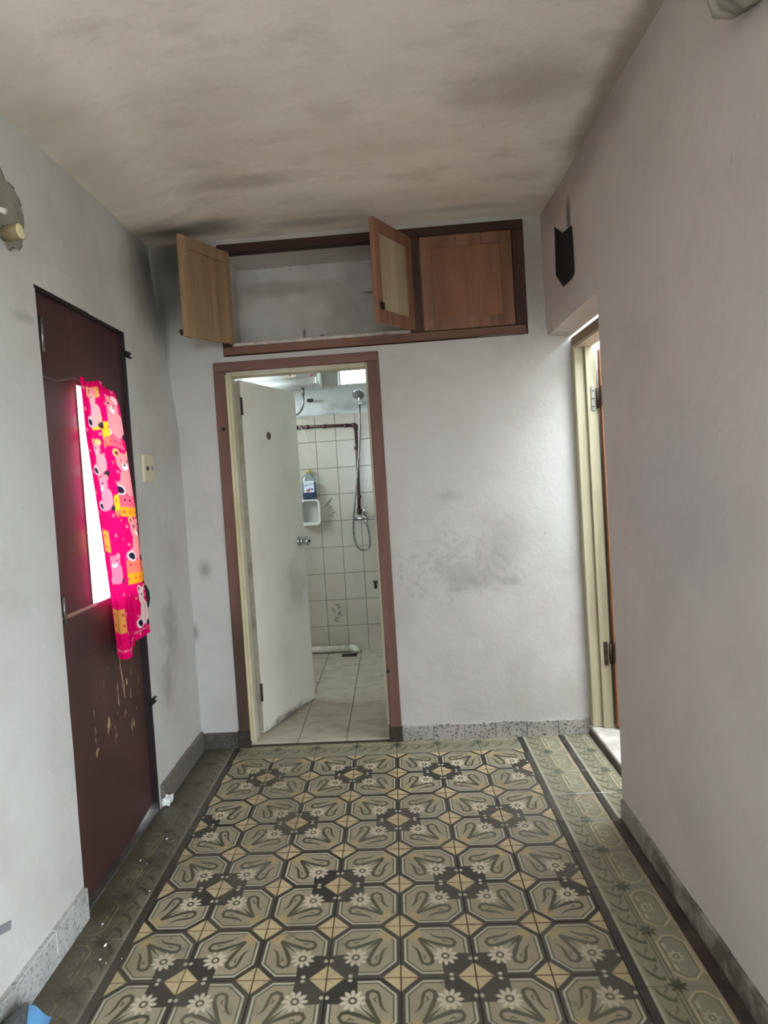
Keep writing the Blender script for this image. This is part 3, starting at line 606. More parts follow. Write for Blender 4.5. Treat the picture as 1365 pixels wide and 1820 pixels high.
# ------------------------------------------------------------------ wall cabinet set into the end wall
wc = empty('wall_cabinet', (0.01, 1.56, 1.99), 'brown wooden high cabinet set in the wall above the bathroom doorway', 'cabinet')
B().box(-0.742, 0.762, 1.543, 1.60, 2.492, 2.536, 0.003).build('top_rail', M_CABFR, wc)
B().box(-0.742, 0.755, 1.541, 1.60, 1.990, 2.030, 0.003).build('bottom_rail', M_CABBAR, wc)
B().box(-0.740, -0.695, 1.545, 1.60, 2.030, 2.492, 0.003).build('side_post', M_CABFRZ, wc); B().box(0.708, 0.762, 1.543, 1.60, 2.030, 2.492, 0.003).build('side_post', M_CABFRZ, wc)
B().box(0.196, 0.258, 1.545, 1.60, 2.030, 2.492, 0.003).build('divider', M_CABFRZ, wc)
B().box(-0.695, 0.196, 1.549, 1.598, 2.030, 2.048, 0.002).build('sill_lip', plain('chalky_white_lip', (206, 198, 190), 0.8, var=(150, 140, 132), vs_=20), wc)
b = B(); b.box(-0.742, 0.762, 1.96, 1.98, 1.99, 2.60); b.box(-0.742, 0.762, 1.60, 1.96, 1.99, 2.03); b.box(-0.742, 0.762, 1.60, 1.96, 2.536, 2.60); b.box(-0.76, -0.742, 1.60, 1.98, 1.99, 2.60); b.box(0.762, 0.78, 1.60, 1.98, 1.99, 2.60)
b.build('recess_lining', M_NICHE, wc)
def cab_door(X, W, z0, z1, mst, mp, knob, inner, droop=0.0, label=None):
    """local x along the width from the hinge, y = 0 front face, thickness to +y"""
    t = 0.022; sw = 0.055
    d = B(X).box(0, sw, 0, t, z0, z1, 0.002).build('door', mst, wc, label)
    def sh(bb): return bb
    B(X).box(W - sw, W, 0, t, z0 - droop, z1 - droop, 0.002).build('stile', mst, d)
    for (a, c) in ((z0, z0 + sw), (z1 - sw, z1)):
        bb = B(X); v = [(x, y, z - droop * x / W) for z in (a, c) for y in (0.001, t - 0.001) for x in (sw, W - sw)]
        bb.add(v, [(0, 2, 3, 1), (4, 5, 7, 6), (0, 1, 5, 4), (2, 6, 7, 3), (0, 4, 6, 2), (1, 3, 7, 5)]); bb.build('rail', mst, d)
    bb = B(X); v = [(x, y, z - droop * x / W) for z in (z0 + sw, z1 - sw) for y in (0.008, t - 0.008) for x in (sw, W - sw)]
    bb.add(v, [(0, 2, 3, 1), (4, 5, 7, 6), (0, 1, 5, 4), (2, 6, 7, 3), (0, 4, 6, 2), (1, 3, 7, 5)]); bb.build('panel', mp, d)
    if knob:
        kx, kz, sg = knob; B(X).lathe([(0.008, 0), (0.008, 0.012), (0.013, 0.018), (0.014, 0.026), (0.008, 0.030)], (kx, 0.0 if sg < 0 else t, kz - droop * kx / W), (0, sg, 0), 14).build('knob', M_CABFRZ, d)
    return d
# left leaf swung wide to the left, middle leaf swung out, right leaf shut
aL = math.atan2(1.175 - 1.545, -0.818 + 0.698); XLf = xf((-0.698, 1.542, 0), aL)
cab_door(XLf, 0.40, 2.040, 2.488, M_CABIN, M_CABIN, (0.375, 2.065, -1), True, 0.030, 'tan bare wood door swung open to the left')
aM = math.atan2(1.150 - 1.545, 0.018 - 0.198)
XMf = xf((0.200, 1.542, 0), aM)
md = cab_door(XMf, 0.42, 2.040, 2.488, M_CABRF, M_CABPALE, None, True, 0.030, 'middle door swung open with a pale panel')
B(XMf).box(0.375, 0.40, 0.022, 0.034, 2.065, 2.095, 0.002).build('catch', M_BLACK, md)
XRf = xf((0.704, 1.566, 0), PI)
cab_door(xf((0.262, 1.5445, 0), 0), 0.443, 2.034, 2.489, M_CABRF, M_CABR, None, False, 0, 'right door shut with brown plywood panel')

# ------------------------------------------------------------------ brown glazed door in the left wall
d1 = empty('door_1', (-1.06, 0.61, 0.02), 'dark brown painted door with narrow glass slit behind the pink curtain', 'door', kind='structure')
XF = -1.018
B().box(-1.058, XF, 0.275, 0.525, 0.952, 1.992, 0.002).build('stile', M_BROWN, d1); B().box(-1.058, XF, 0.865, 0.932, 0.952, 1.992, 0.002).build('stile', M_BROWN, d1)
B().box(-1.058, XF, 0.525, 0.865, 1.725, 1.992, 0.002).build('top_rail', M_BROWN, d1)
B().box(-1.058, XF, 0.275, 0.932, 0.790, 0.952, 0.002).build('middle_rail', M_BROWN, d1)
B().prism([(-1.060, 0.275, 0.008), (-1.060, 0.72, 0.008), (-1.060, 0.930, 0.034), (-1.060, 0.930, 0.790), (-1.060, 0.275, 0.790)], (0.034, 0, 0)).build('bottom_panel', M_BROWN2, d1)
B().box(XF - 0.008, XF + 0.004, 0.300, 0.560, 0.945, 0.957, 0.002).build('glazing_bead', plain('pale_worn_bead', (150, 118, 110), 0.5), d1)
B().box(XF - 0.03, XF + 0.002, 0.518, 0.529, 0.952, 1.725, 0.002).build('glazing_bead', M_CABFRZ, d1)
B().box(-1.044, -1.040, 0.525, 0.865, 0.952, 1.725).build('pane', M_GLASS, d1)
B().box(-1.08, -1.0005, 0.934, 0.9475, 0.0, 1.998, 0.002).build('jamb', plain('dark_jamb', (34, 24, 26), 0.5), d1); B().box(-1.08, -1.0015, 0.272, 0.95, 1.986, 2.0, 0.002).build('head_jamb', plain('dark_head', (36, 26, 27), 0.5), d1)
B().box(-1.09, -1.025, 0.262, 0.290, 0.0, 1.998, 0.002).build('jamb', M_CEMENT, d1)
for z, h_ in ((1.80, 0.11), (0.93, 0.09)):
    hh = B().box(XF, XF + 0.003, 0.292, 0.330, z, z + h_, 0.001).build('hinge', M_RUST, d1); B().tube([(XF + 0.006, 0.318, z), (XF + 0.006, 0.318, z + h_)], 0.006).build('hinge_barrel', M_STEEL, hh)
hd = B().box(XF, XF + 0.006, 0.908, 0.930, 0.83, 0.97, 0.002).build('handle_plate', M_BLACK, d1)
B().tube([(XF + 0.006, 0.920, 0.94), (XF + 0.026, 0.945, 0.945), (XF + 0.030, 0.958, 0.92), (XF + 0.030, 0.960, 0.89), (XF + 0.026, 0.952, 0.86), (XF + 0.006, 0.920, 0.855)], 0.007, 10).build('pull', M_BLACK, hd)
M_SILL = plain('grimy_cement_sill', (74, 70, 64), 0.9, var=(46, 42, 38), vs_=14)
B().box(-1.14, -0.999, 0.28, 0.945, -0.04, 0.006, 0.003).build('trim_sill', M_SILL, label='grimy dark sill at the foot of the brown door', cat='threshold', kind='structure')
for z, y0 in ((1.905, 0.945), (0.462, 0.935)):
    e = B(); pts = [(-0.998, y0, z - 0.012), (-0.998, y0 + 0.030, z - 0.012)]
    out = arc((-0.9985, y0 + 0.034, z), 0.013, -PI / 2, PI / 2, 8, (0, 1, 0), (0, 0, 1)); inn = arc((-0.9985, y0 + 0.034, z), 0.006, 0, 2 * PI, 12, (0, 1, 0), (0, 0, 1))
    poly = [Vector((-0.9985, y0 - 0.02, z - 0.013))] + out + [Vector((-0.9985, y0 - 0.02, z + 0.013))]
    o = e.prism(poly, (0.006, 0, 0)).build('hasp_eye', M_BLACK, label='small black iron hasp eye near the %s of the brown door' % ('top' if z > 1 else 'foot'), cat='hasp', group='hasp eyes on the brown door')
    B().lathe([(0.0055, 0), (0.0055, 0.0009)], (-0.9925, y0 + 0.034, z), (1, 0, 0), 12).build('eye_hole', M_PAPER, o)

# curtain with teddy print
def bears(U, V):                                           # U across in metres, V down in metres
    img = np.ones(U.shape + (3,)) * np.array(lin((226, 14, 100)))
    # pale dots
    du = (U + 0.02) % 0.06 - 0.03; dv = (V + 0.03 * (np.floor((U + 0.02) / 0.06) % 2)) % 0.075 - 0.037
    img = lerp(img, aa(np.hypot(du, dv) - 0.006, 0.003), (240, 120, 140))
    def patch(x0, x1, y0, y1, c, dots):
        nonlocal img
        m = aa(np.maximum(np.maximum(x0 - U, U - x1), np.maximum(y0 - V, V - y1)), 0.004); img = lerp(img, m, c)
        d = np.hypot((U - x0) % 0.036 - 0.018, (V - y0) % 0.042 - 0.021) - 0.0055; img = lerp(img, m * aa(d, 0.003), dots)
    Y_, O_, K_ = (250, 190, 40), (244, 120, 96), (238, 96, 120)
    for (x0, x1, y0, y1, c, dt) in [(0.04, 0.16, 0.02, 0.055, (236, 170, 90), (190, 30, 70)), (0.06, 0.15, 0.125, 0.17, Y_, (220, 40, 80)), (0.14, 0.21, 0.15, 0.205, Y_, (200, 50, 60)), (0.21, 0.31, 0.15, 0.235, K_, (220, 40, 90)), (0.14, 0.24, 0.205, 0.24, O_, (220, 40, 90)),
        (0.15, 0.205, 0.43, 0.49, Y_, (200, 50, 60)), (0.205, 0.37, 0.43, 0.49, K_, (70, 30, 50)), (0.16, 0.23, 0.49, 0.515, O_, (210, 40, 80)), (0.23, 0.37, 0.48, 0.52, (250, 160, 40), (220, 60, 60)),
        (0.03, 0.10, 0.54, 0.62, (230, 160, 70), (200, 60, 70)), (0.19, 0.37, 0.70, 0.76, O_, (230, 40, 90)), (0.21, 0.37, 0.755, 0.80, (250, 160, 40), (220, 60, 60)), (0.02, 0.12, 0.84, 0.93, (226, 150, 80), (200, 60, 70))]: patch(x0, x1, y0, y1, c, dt)
    def ell(cx, cy, a, b_, c, rot=0.0):
        nonlocal img
        dx, dy = U - cx, V - cy; x = dx * math.cos(rot) + dy * math.sin(rot); y = -dx * math.sin(rot) + dy * math.cos(rot)
        img = lerp(img, aa((np.hypot(x / a, y / b_) - 1) * min(a, b_), 0.003), c)
    def bear(cx, cy, s, c, c2):
        ell(cx + 0.02 * s, cy + 0.075 * s, 0.055 * s, 0.062 * s, c); ell(cx - 0.035 * s, cy + 0.105 * s, 0.045 * s, 0.026 * s, c, -0.5)
        ell(cx - 0.030 * s, cy - 0.034 * s, 0.019 * s, 0.019 * s, c2); ell(cx + 0.042 * s, cy - 0.034 * s, 0.019 * s, 0.019 * s, c2)
        ell(cx - 0.030 * s, cy - 0.034 * s, 0.010 * s, 0.011 * s, (140, 60, 60)); ell(cx + 0.005 * s, cy, 0.046 * s, 0.043 * s, c)
        ell(cx + 0.010 * s, cy + 0.014 * s, 0.018 * s, 0.014 * s, (250, 232, 226)); ell(cx + 0.010 * s, cy + 0.007 * s, 0.007 * s, 0.005 * s, (40, 24, 34))
        for e in (-0.012, 0.028): ell(cx + e * s, cy - 0.010 * s, 0.0045 * s, 0.006 * s, (40, 24, 34))
        ell(cx - 0.048 * s, cy + 0.115 * s, 0.030 * s, 0.020 * s, (244, 220, 220), 0.3); ell(cx - 0.048 * s, cy + 0.115 * s, 0.023 * s, 0.015 * s, (40, 34, 52), 0.3)
        ell(cx + 0.070 * s, cy + 0.130 * s, 0.022 * s, 0.016 * s, (60, 44, 60), 0.2)
    P1, P2 = (240, 140, 146), (246, 186, 120)
    for (cx, cy, s, c, c2) in [(0.09, 0.06, 0.75, (232, 160, 166), P1), (0.27, 0.07, 0.9, P1, (240, 200, 200)), (0.29, 0.295, 1.0, P1, P2), (0.31, 0.57, 1.0, P1, P2), (0.31, 0.86, 0.95, (232, 196, 196), (240, 190, 180)), (0.085, 0.24, 0.7, (238, 150, 160), P2), (0.09, 0.37, 0.7, (240, 140, 160), P1), (0.10, 0.66, 0.6, (236, 120, 150), P1)]: bear(cx, cy, s, c, c2)
    hem = aa(np.abs(V - 1.0) - 0.004, 0.004) * (((U * 110) % 1) < 0.55); img = lerp(img, hem * 0.7, (240, 170, 180))
    return img
na, nb = 110, 300
vsC = []; fsC = []
def itp(t, ks):
    for (a, va), (c, vc) in zip(ks[:-1], ks[1:]):
        if t <= c: return va + (vc - va) * (t - a) / (c - a)
    return ks[-1][1]
for i in range(na + 1):
    for j in range(nb + 1):
        a, c = i / na, j / nb
        yl = itp(c, [(0, 0.520), (0.2, 0.515), (0.45, 0.545), (0.8, 0.585), (1, 0.600)]); yr = itp(c, [(0, 0.800), (0.06, 0.845), (0.2, 0.875), (0.45, 0.925), (1, 0.948)])
        am = 0.009 * (1 - 0.35 * c)
        x = -0.999 + 0.016 * c + am * math.sin(2 * PI * (2.6 * a + 0.25 * c)) + am * 0.5 * math.sin(2 * PI * (5.7 * a + 0.1) + 2 * c)
        zb = 0.735 + 0.018 * math.sin(2 * PI * (1.1 * a + 0.3)) + (0.015 if a > 0.42 else -0.012)
        z = 1.752 - 0.012 * a - 0.010 * math.sin(9 * a) + (zb - 1.745) * c
        vsC.append((x, yl + (yr - yl) * a, z))
for i in range(na):
    for j in range(nb): k = i * (nb + 1) + j; fsC.append((k, k + nb + 1, k + nb + 2, k + 1))
b = B(); b.add(vsC, fsC, True); cu = b.build('curtain', M_CURT, label='short pink curtain printed with teddy bears over the glass of the brown door', cat='curtain', fix=False)
Cc = colour_grid(na, nb, lambda U, V: bears(U * 0.37, V * 1.03)).reshape(-1, 3)
at = cu.data.color_attributes.new('Col', 'FLOAT_COLOR', 'POINT'); at.data.foreach_set('color', np.hstack([Cc, np.ones((len(Cc), 1))]).astype(np.float32).ravel())
b = B(); b.tube([(-1.0155, 0.292, 1.722), (-1.0155, 0.40, 1.720), (-1.0155, 0.515, 1.747), (-1.0155, 0.66, 1.738), (-1.0155, 0.80, 1.735), (-1.0155, 0.922, 1.738)], 0.0016, 6)
b.build('curtain_string', M_STRING, label='thin string carrying the pink curtain across the brown door', cat='string')

# ------------------------------------------------------------------ left wall fittings
sw = empty('light_switch', (XL, 1.088, 1.375), 'yellowed double light switch plate between brown door and corner', 'switch')
B().box(XL - 0.004, XL + 0.009, 1.032, 1.100, 1.380, 1.498, 0.002).build('cover', M_CREAMPL, sw); B().box(XL - 0.004, XL + 0.008, 1.1012, 1.150, 1.380, 1.498, 0.002).build('cover', M_CREAMPL, sw)
B().box(XL + 0.008, XL + 0.0105, 1.056, 1.080, 1.428, 1.446, 0.0006).build('rocker', M_BLACK, sw); B().box(XL + 0.007, XL + 0.0095, 1.116, 1.136, 1.430, 1.448, 0.0006).build('rocker', M_GREYM, sw)
cf = empty('conduit_stub', (XL, 0.15, 2.10), 'cream capped conduit stub sticking out of a patch of bare cement', 'conduit')
rng_ = random.Random(3); pol = []
for k in range(26):
    g = 2 * PI * k / 26; r = 1 + rng_.uniform(-0.06, 0.06)
    pol.append((XL + 0.0005, 0.135 + 0.105 * r * math.cos(g), 2.165 + 0.105 * r * math.sin(g) + (0.02 if math.cos(g) < 0 else 0)))
B().prism(pol, (0.004, 0, 0)).build('cement_patch', M_CEMENT, cf)
for k in range(3, 26, 2):
    p = Vector(pol[k - 1]); q = Vector(pol[k]); B().tube([p + Vector((0.003, 0, 0)), q + Vector((0.003, 0, 0))], 0.0035, 5).build('crack', M_CRACK, cf)
B().lathe([(0.0215, -0.002), (0.0215, 0.049), (0.0205, 0.050)], (XL, 0.128, 2.097), (1, 0, 0.06), 20).build('conduit', M_BEIGE, cf)
B().lathe([(0.0205, 0.0495), (0.0205, 0.052), (0.0185, 0.0525)], (XL, 0.128, 2.097), (1, 0, 0.06), 20).build('cap', M_CREAMDISC, cf)
B().tube([(XL, 0.055, 2.135), (XL + 0.03, 0.06, 2.138), (XL + 0.050, 0.065, 2.130)], 0.008, 10).build('cable_end', M_WPLAST, cf)
B().prism([(XL + 0.001, -0.30, 0.325), (XL + 0.001, -0.100, 0.252), (XL + 0.001, -0.106, 0.232), (XL + 0.001, -0.30, 0.302)], (0.003, 0, 0)).build('tape_strip', M_TAPE, label='strip of grey tape stuck low on the white wall', cat='tape')

# right wall fittings
P_ = [(1.285, 2.392), (1.165, 2.305), (1.030, 2.312), (1.025, 2.100), (1.190, 2.100), (1.305, 2.182)]
B().prism([(XR - 0.004, 1.272, 2.385), (XR - 0.004, 1.160, 2.318), (XR - 0.004, 1.028, 2.300), (XR - 0.004, 1.022, 2.110), (XR - 0.004, 1.065, 2.098), (XR - 0.004, 1.185, 2.102), (XR - 0.004, 1.290, 2.182)], (-0.004, 0, 0)).build('black_arrow', M_MATB, label='flat black arrow shape fixed on the wall above the side doorway', cat='arrow')
sc = empty('shell_sconce', (XR, -0.345, 2.21), 'grey ribbed shell fitting high on the long mauve-grey wall', 'wall light')
for k in range(6):
    t = (k - 2.5) / 2.5; y = -0.345 + 0.065 * t
    pts = [(XR - 0.004, y, 2.235 + 0.02 * abs(t)), (XR - 0.035, y * 1 + 0.004 * t, 2.228 + 0.02 * abs(t)), (XR - 0.055, y + 0.01 * t, 2.255), (XR - 0.062, y + 0.018 * t, 2.30), (XR - 0.055, y + 0.022 * t, 2.37)]
    B().tube(pts, [0.010, 0.014, 0.016, 0.016, 0.012], 10).build('rib', M_SCONCE, sc)
B().box(XR - 0.03, XR, -0.50, -0.25, 2.25, 2.39, 0.01).build('back_plate', plain('dark_sconce_back', (60, 52, 46), 0.8), sc)

# ------------------------------------------------------------------ bathroom fittings
YW = YF - 0.008
wh = empty('water_heater', (-0.70, 3.08, 2.02), 'white electric water heater hung above the bathroom door height', 'water heater')
b = B(); bmx = bmesh.new(); bmesh.ops.create_cube(bmx, size=1)
for p in bmx.verts: p.co = Vector((-0.70 + p.co.x * 0.52, 3.09 + p.co.y * 0.34, 2.205 + p.co.z * 0.37))
bmesh.ops.bevel(bmx, geom=[e for e in bmx.edges if abs((e.verts[0].co - e.verts[1].co).x) > 0.3] , offset=0.05, segments=5, affect='EDGES')
b.bm(bmx, True); b.build('tank', M_WHITE, wh)
B().box(-0.445, -0.425, 2.925, 3.255, 2.022, 2.388, 0.008).build('end_cap', M_WPLAST, wh)
B().box(-0.655, -0.575, 2.9155, 2.9205, 2.075, 2.125, 0.001).build('rating_plate', M_CREAMPL, wh); B().box(-0.630, -0.600, 2.9145, 2.916, 2.105, 2.113).build('mark', M_GREYM, wh); B().box(-0.622, -0.614, 2.9145, 2.916, 2.082, 2.092).build('mark', M_BLACK, wh)
for k in range(3): B().box(-0.468, -0.456, 2.9185, 2.921, 2.075 + 0.028 * k, 2.090 + 0.028 * k).build('mark', M_RED if k % 2 == 0 else M_GREYM, wh)
B().tube([(-0.555, 3.08, 2.03), (-0.555, 3.08, 1.965)], 0.012).build('outlet', M_STEEL, wh)
B().tube(bez((-0.555, 3.08, 1.965), (-0.55, 3.08, 1.86), (-0.60, 3.10, 1.82), (-0.66, 3.24, 1.84)), 0.008).build('flexible_hose', M_STEEL, wh)
st = empty('stop_valve', (-0.53, YF, 1.93), 'small rusty stop valve on the plaster below the water heater', 'valve')
B().tube([(-0.525, YF + 0.002, 1.940), (-0.525, YF - 0.05, 1.940)], 0.011).build('body', M_STEEL, st); B().box(-0.545, -0.500, YF - 0.064, YF - 0.05, 1.928, 1.952, 0.003).build('handle', M_RUST, st)
pp = empty('water_pipe', (-0.42, 3.24, 1.02), 'brown painted water pipe running along the tiles and down to the shower mixer', 'pipe')
yp = YW - 0.016
B().tube([(-0.66, yp, 1.748), (-0.40, yp, 1.742), (-0.205, yp, 1.735)], 0.0115).build('horizontal_run', M_PIPE, pp)
B().tube([(-0.195, yp, 1.722), (-0.196, yp, 1.5), (-0.202, yp, 1.25), (-0.207, yp, 1.09)], 0.012).build('drop', M_PIPE, pp)
B().tube([(-0.222, yp, 1.736), (-0.200, yp, 1.736), (-0.195, yp, 1.730), (-0.195, yp, 1.708)], 0.017).build('elbow', M_PIPE, pp)
for x in (-0.645, -0.56, -0.43, -0.27): B().tube([(x - 0.012, yp, 1.747 + (-0.645 - x) * 0.028), (x + 0.012, yp, 1.747 + (-0.645 - x) * 0.028)], 0.0155).build('coupling', M_PIPE, pp)
for z in (1.56, 1.19): B().tube([(-0.2, yp, z - 0.012), (-0.2, yp, z + 0.012)], 0.0155).build('coupling', M_PIPE, pp)
B().lathe([(0.02, 0), (0.02, 0.03), (0.014, 0.045)], (-0.207, yp, 1.10), (0, 0, -1), 14).build('end_socket', M_RUST, pp)
sh = empty('shower_set', (-0.16, 3.2, 0.8), 'chrome hand shower with loop of hose hanging from the wall mixer', 'shower')
ym = 3.195
B().tube([(-0.245, ym, 1.028), (-0.075, ym, 1.026)], 0.014, 14).build('mixer_body', M_CHROME, sh)
for x in (-0.235, -0.085): B().tube([(x, ym, 1.028), (x, YW, 1.030)], 0.012).build('inlet', M_CHROME, sh)
B().lathe([(0.020, 0), (0.022, 0.02), (0.018, 0.034), (0.010, 0.038)], (-0.160, ym - 0.012, 1.036), (0, -1, 0.25), 16).build('cartridge', M_CHROME, sh)
B().tube([(-0.160, ym - 0.045, 1.045), (-0.163, ym - 0.055, 1.085), (-0.165, ym - 0.060, 1.105)], [0.012, 0.010, 0.007]).build('lever', M_CHROME, sh)
B().tube([(-0.158, ym, 1.026), (-0.158, ym - 0.004, 0.985)], 0.010).build('outlet', M_CHROME, sh)
hose = bez((-0.158, ym - 0.004, 0.985), (-0.11, ym - 0.01, 0.80), (-0.155, ym, 0.785), (-0.195, ym, 0.79), 12) + bez((-0.195, ym, 0.79), (-0.27, ym, 0.80), (-0.265, ym, 0.95), (-0.245, ym - 0.01, 1.08), 10)[1:] + bez((-0.245, ym - 0.01, 1.08), (-0.20, ym - 0.01, 1.35), (-0.165, ym, 1.6), (-0.150, ym, 1.865), 14)[1:]
B().tube(hose, 0.0065, 10).build('hose', M_STEEL, sh)
B().tube([(-0.142, YF, 1.900), (-0.142, 3.19, 1.895)], 0.013).build('holder', M_CHROME, sh); B().box(-0.160, -0.124, 3.175, 3.205, 1.875, 1.915, 0.006).build('cradle', M_CHROME, sh)
B().tube([(-0.150, 3.195, 1.865), (-0.149, 3.185, 1.90), (-0.150, 3.165, 1.945)], [0.010, 0.011, 0.013]).build('handset', M_CHROME, sh)
hdv = Vector((-0.12, -0.62, -0.80)).normalized()
B().lathe([(0.014, -0.020), (0.030, -0.010), (0.044, 0.002), (0.046, 0.010), (0.042, 0.012)], (-0.152, 3.150, 1.955), hdv, 24).build('shower_head', M_CHROME, sh)
B().lathe([(0.041, 0.0122), (0.041, 0.0135)], (-0.152, 3.150, 1.955), hdv, 24).build('spray_plate', plain('grey_spray_plate', (120, 122, 120), 0.5), sh)
sd = empty('soap_niche', (-0.577, 3.23, 0.99), 'white ceramic soap holder frame fixed on the ivory tiles', 'soap holder')
ring = []
def rr(x0, x1, z0, z1, r, n=5):
    out = []
    for (cx, cz, a0) in ((x1 - r, z1 - r, 0), (x0 + r, z1 - r, PI / 2), (x0 + r, z0 + r, PI), (x1 - r, z0 + r, 1.5 * PI)):
        for k in range(n + 1): g = a0 + PI / 2 * k / n; out.append((cx + r * math.cos(g), cz + r * math.sin(g)))
    return out
o_, i_ = rr(-0.652, -0.500, 0.996, 1.195, 0.030), rr(-0.636, -0.516, 1.022, 1.182, 0.022)
n = len(o_); yo, yi = YW + 0.001, YW - 0.062
V_ = [(x, yo, z) for x, z in o_] + [(x, yi + 0.006, z) for x, z in o_] + [(x * 0.94 + a * 0.06, yi, z * 0.94 + c * 0.06) for (x, z), (a, c) in zip(o_, i_)] + [(x, yi, z) for x, z in i_] + [(x, YW - 0.012, z) for x, z in i_]
F_ = []
for lv in range(4): F_ += [(lv * n + k, lv * n + (k + 1) % n, (lv + 1) * n + (k + 1) % n, (lv + 1) * n + k) for k in range(n)]
b = B(); b.add(V_, F_, False); b.build('frame', M_CERAM, sd); B().prism([(x, YW - 0.010, z) for x, z in i_], (0, 0.009, 0)).build('back', M_GREYP, sd)
bo = empty('cleaner_bottle', (-0.574, 3.228, 1.1955), 'clear plastic bottle of blue cleaner standing on the soap holder', 'bottle')
def flatlathe(prof, c, sx, sy, n=24):
    vs_ = []; 
    for r, h in prof:
        for k in range(n):
            g = 2 * PI * k / n; ca, sa = math.cos(g), math.sin(g); e = 0.6
            vs_.append((c[0] + sx * r * math.copysign(abs(ca) ** e, ca), c[1] + sy * r * math.copysign(abs(sa) ** e, sa), c[2] + h))
    fs_ = [(i * n + k, i * n + (k + 1) % n, (i + 1) * n + (k + 1) % n, (i + 1) * n + k) for i in range(len(prof) - 1) for k in range(n)]
    fs_ += [tuple(range(n))[::-1], tuple((len(prof) - 1) * n + k for k in range(n))]
    return vs_, fs_
c0 = (-0.574, 3.228, 1.196)
b = B(); b.add(*flatlathe([(0.90, 0), (1, 0.006), (1, 0.135), (0.92, 0.155), (0.62, 0.180), (0.34, 0.196), (0.30, 0.200)], c0, 0.052, 0.029), True); b.build('body', M_CLEARPL, bo)
b = B(); b.add(*flatlathe([(0.86, 0.002), (0.955, 0.008), (0.955, 0.128)], c0, 0.052, 0.029), True); b.build('liquid', M_LIQ, bo)
b = B(); b.add(*flatlathe([(0.88, 0.001), (0.975, 0.007), (0.975, 0.050)], c0, 0.052, 0.029), True); b.build('liquid_base', M_LIQ2, bo)
b = B(); b.add(*flatlathe([(0.30, 0.199), (0.34, 0.201), (0.34, 0.222), (0.28, 0.226)], c0, 0.052, 0.052), True); b.build('cap', M_CAP, bo)
lb = B().box(c0[0] - 0.040, c0[0] + 0.040, c0[1] - 0.0310, c0[1] - 0.0292, c0[2] + 0.052, c0[2] + 0.140, 0.0006).build('label', M_LABEL, bo)
fc = bpy.data.curves.new('label_text', 'FONT'); fc.body = 'Fabuloso'; fc.size = 0.021; fc.align_x = 'CENTER'; fc.extrude = 0.0002
tf = bpy.data.objects.new('tmp_text', fc); COL.objects.link(tf); bpy.context.view_layer.update()
mt = bpy.data.meshes.new_from_object(tf.evaluated_get(bpy.context.evaluated_depsgraph_get())); bpy.data.objects.remove(tf)
mt.materials.clear(); mt.materials.append(M_INK)
to = bpy.data.objects.new('lettering', mt); COL.objects.link(to); to.parent = lb; to.rotation_euler = (PI / 2, -0.22, 0); to.location = Vector((c0[0], c0[1] - 0.0315, c0[2] + 0.105)) - wloc(lb)
for dx, dz, m_ in ((-0.012, 0.070, M_RED), (0.004, 0.074, M_RED), (-0.004, 0.062, plain('pink_print', (210, 120, 140), 0.4)), (0.024, 0.076, M_LIQ)):
    B().lathe([(0.008, 0), (0.008, 0.0005)], (c0[0] + dx, c0[1] - 0.0310, c0[2] + dz), (0, -1, 0), 12).build('printed_fruit', m_, lb)
B().tube(bez((-0.625, 3.222, 1.752), (-0.60, 3.225, 1.74), (-0.575, 3.23, 1.70), (-0.568, 3.23, 1.625)), 0.0028, 6).build('hanging_cord', M_WPLAST, label='thin white cord hanging from the brown pipe over the tiles', cat='cord')
dp = empty('drain_pipe', (-0.55, 3.215, 0.014), 'white plastic waste pipe lying along the foot of the tiles', 'pipe')
B().tube([(-1.2, 3.215, 0.045), (-0.335, 3.215, 0.045)], 0.025, 16).build('pipe_run', M_PVC, dp)
B().tube([(-0.345, 3.215, 0.045), (-0.315, 3.215, 0.045), (-0.296, 3.205, 0.040), (-0.290, 3.185, 0.026), (-0.290, 3.175, 0.016)], 0.029, 16).build('elbow', M_PVC, dp)
fd = empty('floor_drain', (-0.33, 3.12, 0.014), 'dark rusty floor drain grate below the waste pipe', 'drain')
B().box(-0.400, -0.285, 3.085, 3.165, 0.0135, 0.0165, 0.001).build('plate', M_RUST, fd)
for k in range(5): B().box(-0.388 + 0.021 * k, -0.378 + 0.021 * k, 3.095, 3.155, 0.0165, 0.0185).build('slot_bar', M_BLACK, fd)
tp = empty('wall_tap', (-0.115, 3.2, 0.49), 'small dark wall tap low on the tiles beside the door casing', 'tap')
B().tube([(-0.118, YW, 0.52), (-0.118, 3.19, 0.52), (-0.118, 3.175, 0.50)], 0.011).build('spout', M_RUST, tp); B().box(-0.135, -0.100, 3.20, 3.215, 0.532, 0.550, 0.004).build('handle', M_RUST, tp)

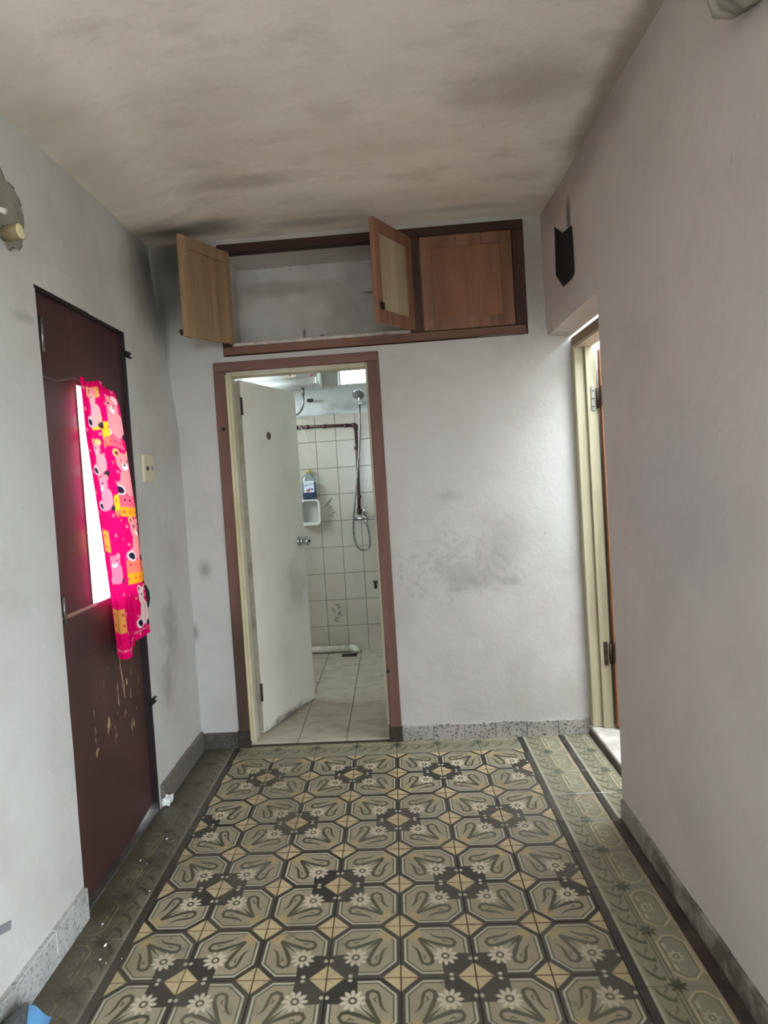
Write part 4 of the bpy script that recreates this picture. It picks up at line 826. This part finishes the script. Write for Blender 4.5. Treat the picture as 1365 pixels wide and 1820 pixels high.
# ------------------------------------------------------------------ small litter
def crumple(b, c, r, sub=2, seed=0, amp=0.5, flat=1.0):
    bm = bmesh.new(); bmesh.ops.create_icosphere(bm, subdivisions=sub, radius=1)
    for p in bm.verts:
        n = mnoise.noise(p.co * 2.1 + Vector((seed, seed * 2, 0))) + 0.5 * mnoise.noise(p.co * 5 + Vector((0, seed, 3)))
        p.co = p.co * (1 + amp * n); p.co = Vector((c[0] + p.co.x * r[0], c[1] + p.co.y * r[1], c[2] + max(p.co.z, -0.95 * flat) * r[2]))
    return b.bm(bm)
crumple(B(), (-0.982, 0.975, 0.024), (0.026, 0.024, 0.024), 2, 4, 0.9).build('paper_wad', M_PAPER, label='crumpled white paper wad wedged at the foot of the brown door', cat='paper')
crumple(B(), (-0.955, -0.245, 0.042), (0.050, 0.075, 0.045), 3, 9, 0.6).build('floor_rag', M_RAG, label='dark grey crumpled rag on the floor against the pale skirting', cat='rag')
b = B(); vs_ = []; 
for i in range(7):
    for j in range(5):
        a, c = i / 6, j / 4; vs_.append((-0.955 + 0.05 * a + 0.01 * math.sin(5 * c), -0.125 - 0.16 * c + 0.01 * a, 0.004 + 0.055 * (1 - a) * (0.7 + 0.25 * c) + 0.006 * math.sin(6 * a + 3 * c)))
fs_ = [(i * 5 + j, (i + 1) * 5 + j, (i + 1) * 5 + j + 1, i * 5 + j + 1) for i in range(6) for j in range(4)]
b.add(vs_ + [(x + 0.004, y, z + 0.003) for x, y, z in vs_], fs_ + [tuple(k + 35 for k in f)[::-1] for f in fs_], True); b.build('blue_sheet', M_BLUE, label='folded blue plastic sheet leaning on the dark rag', cat='plastic', fix=False)
for k in range(11):
    x = random.uniform(-0.97, -0.80); y = random.uniform(-0.15, 0.75); s = random.uniform(0.0018, 0.0042)
    crumple(B(), (x, y, s * 0.7), (s, s * random.uniform(0.6, 1.4), s * 0.7), 1, k, 0.7).build('plaster_crumb', M_PAPER, label='tiny white plaster crumb lying on the grimy border tiles', cat='crumb', group='plaster crumbs on the border tiles')
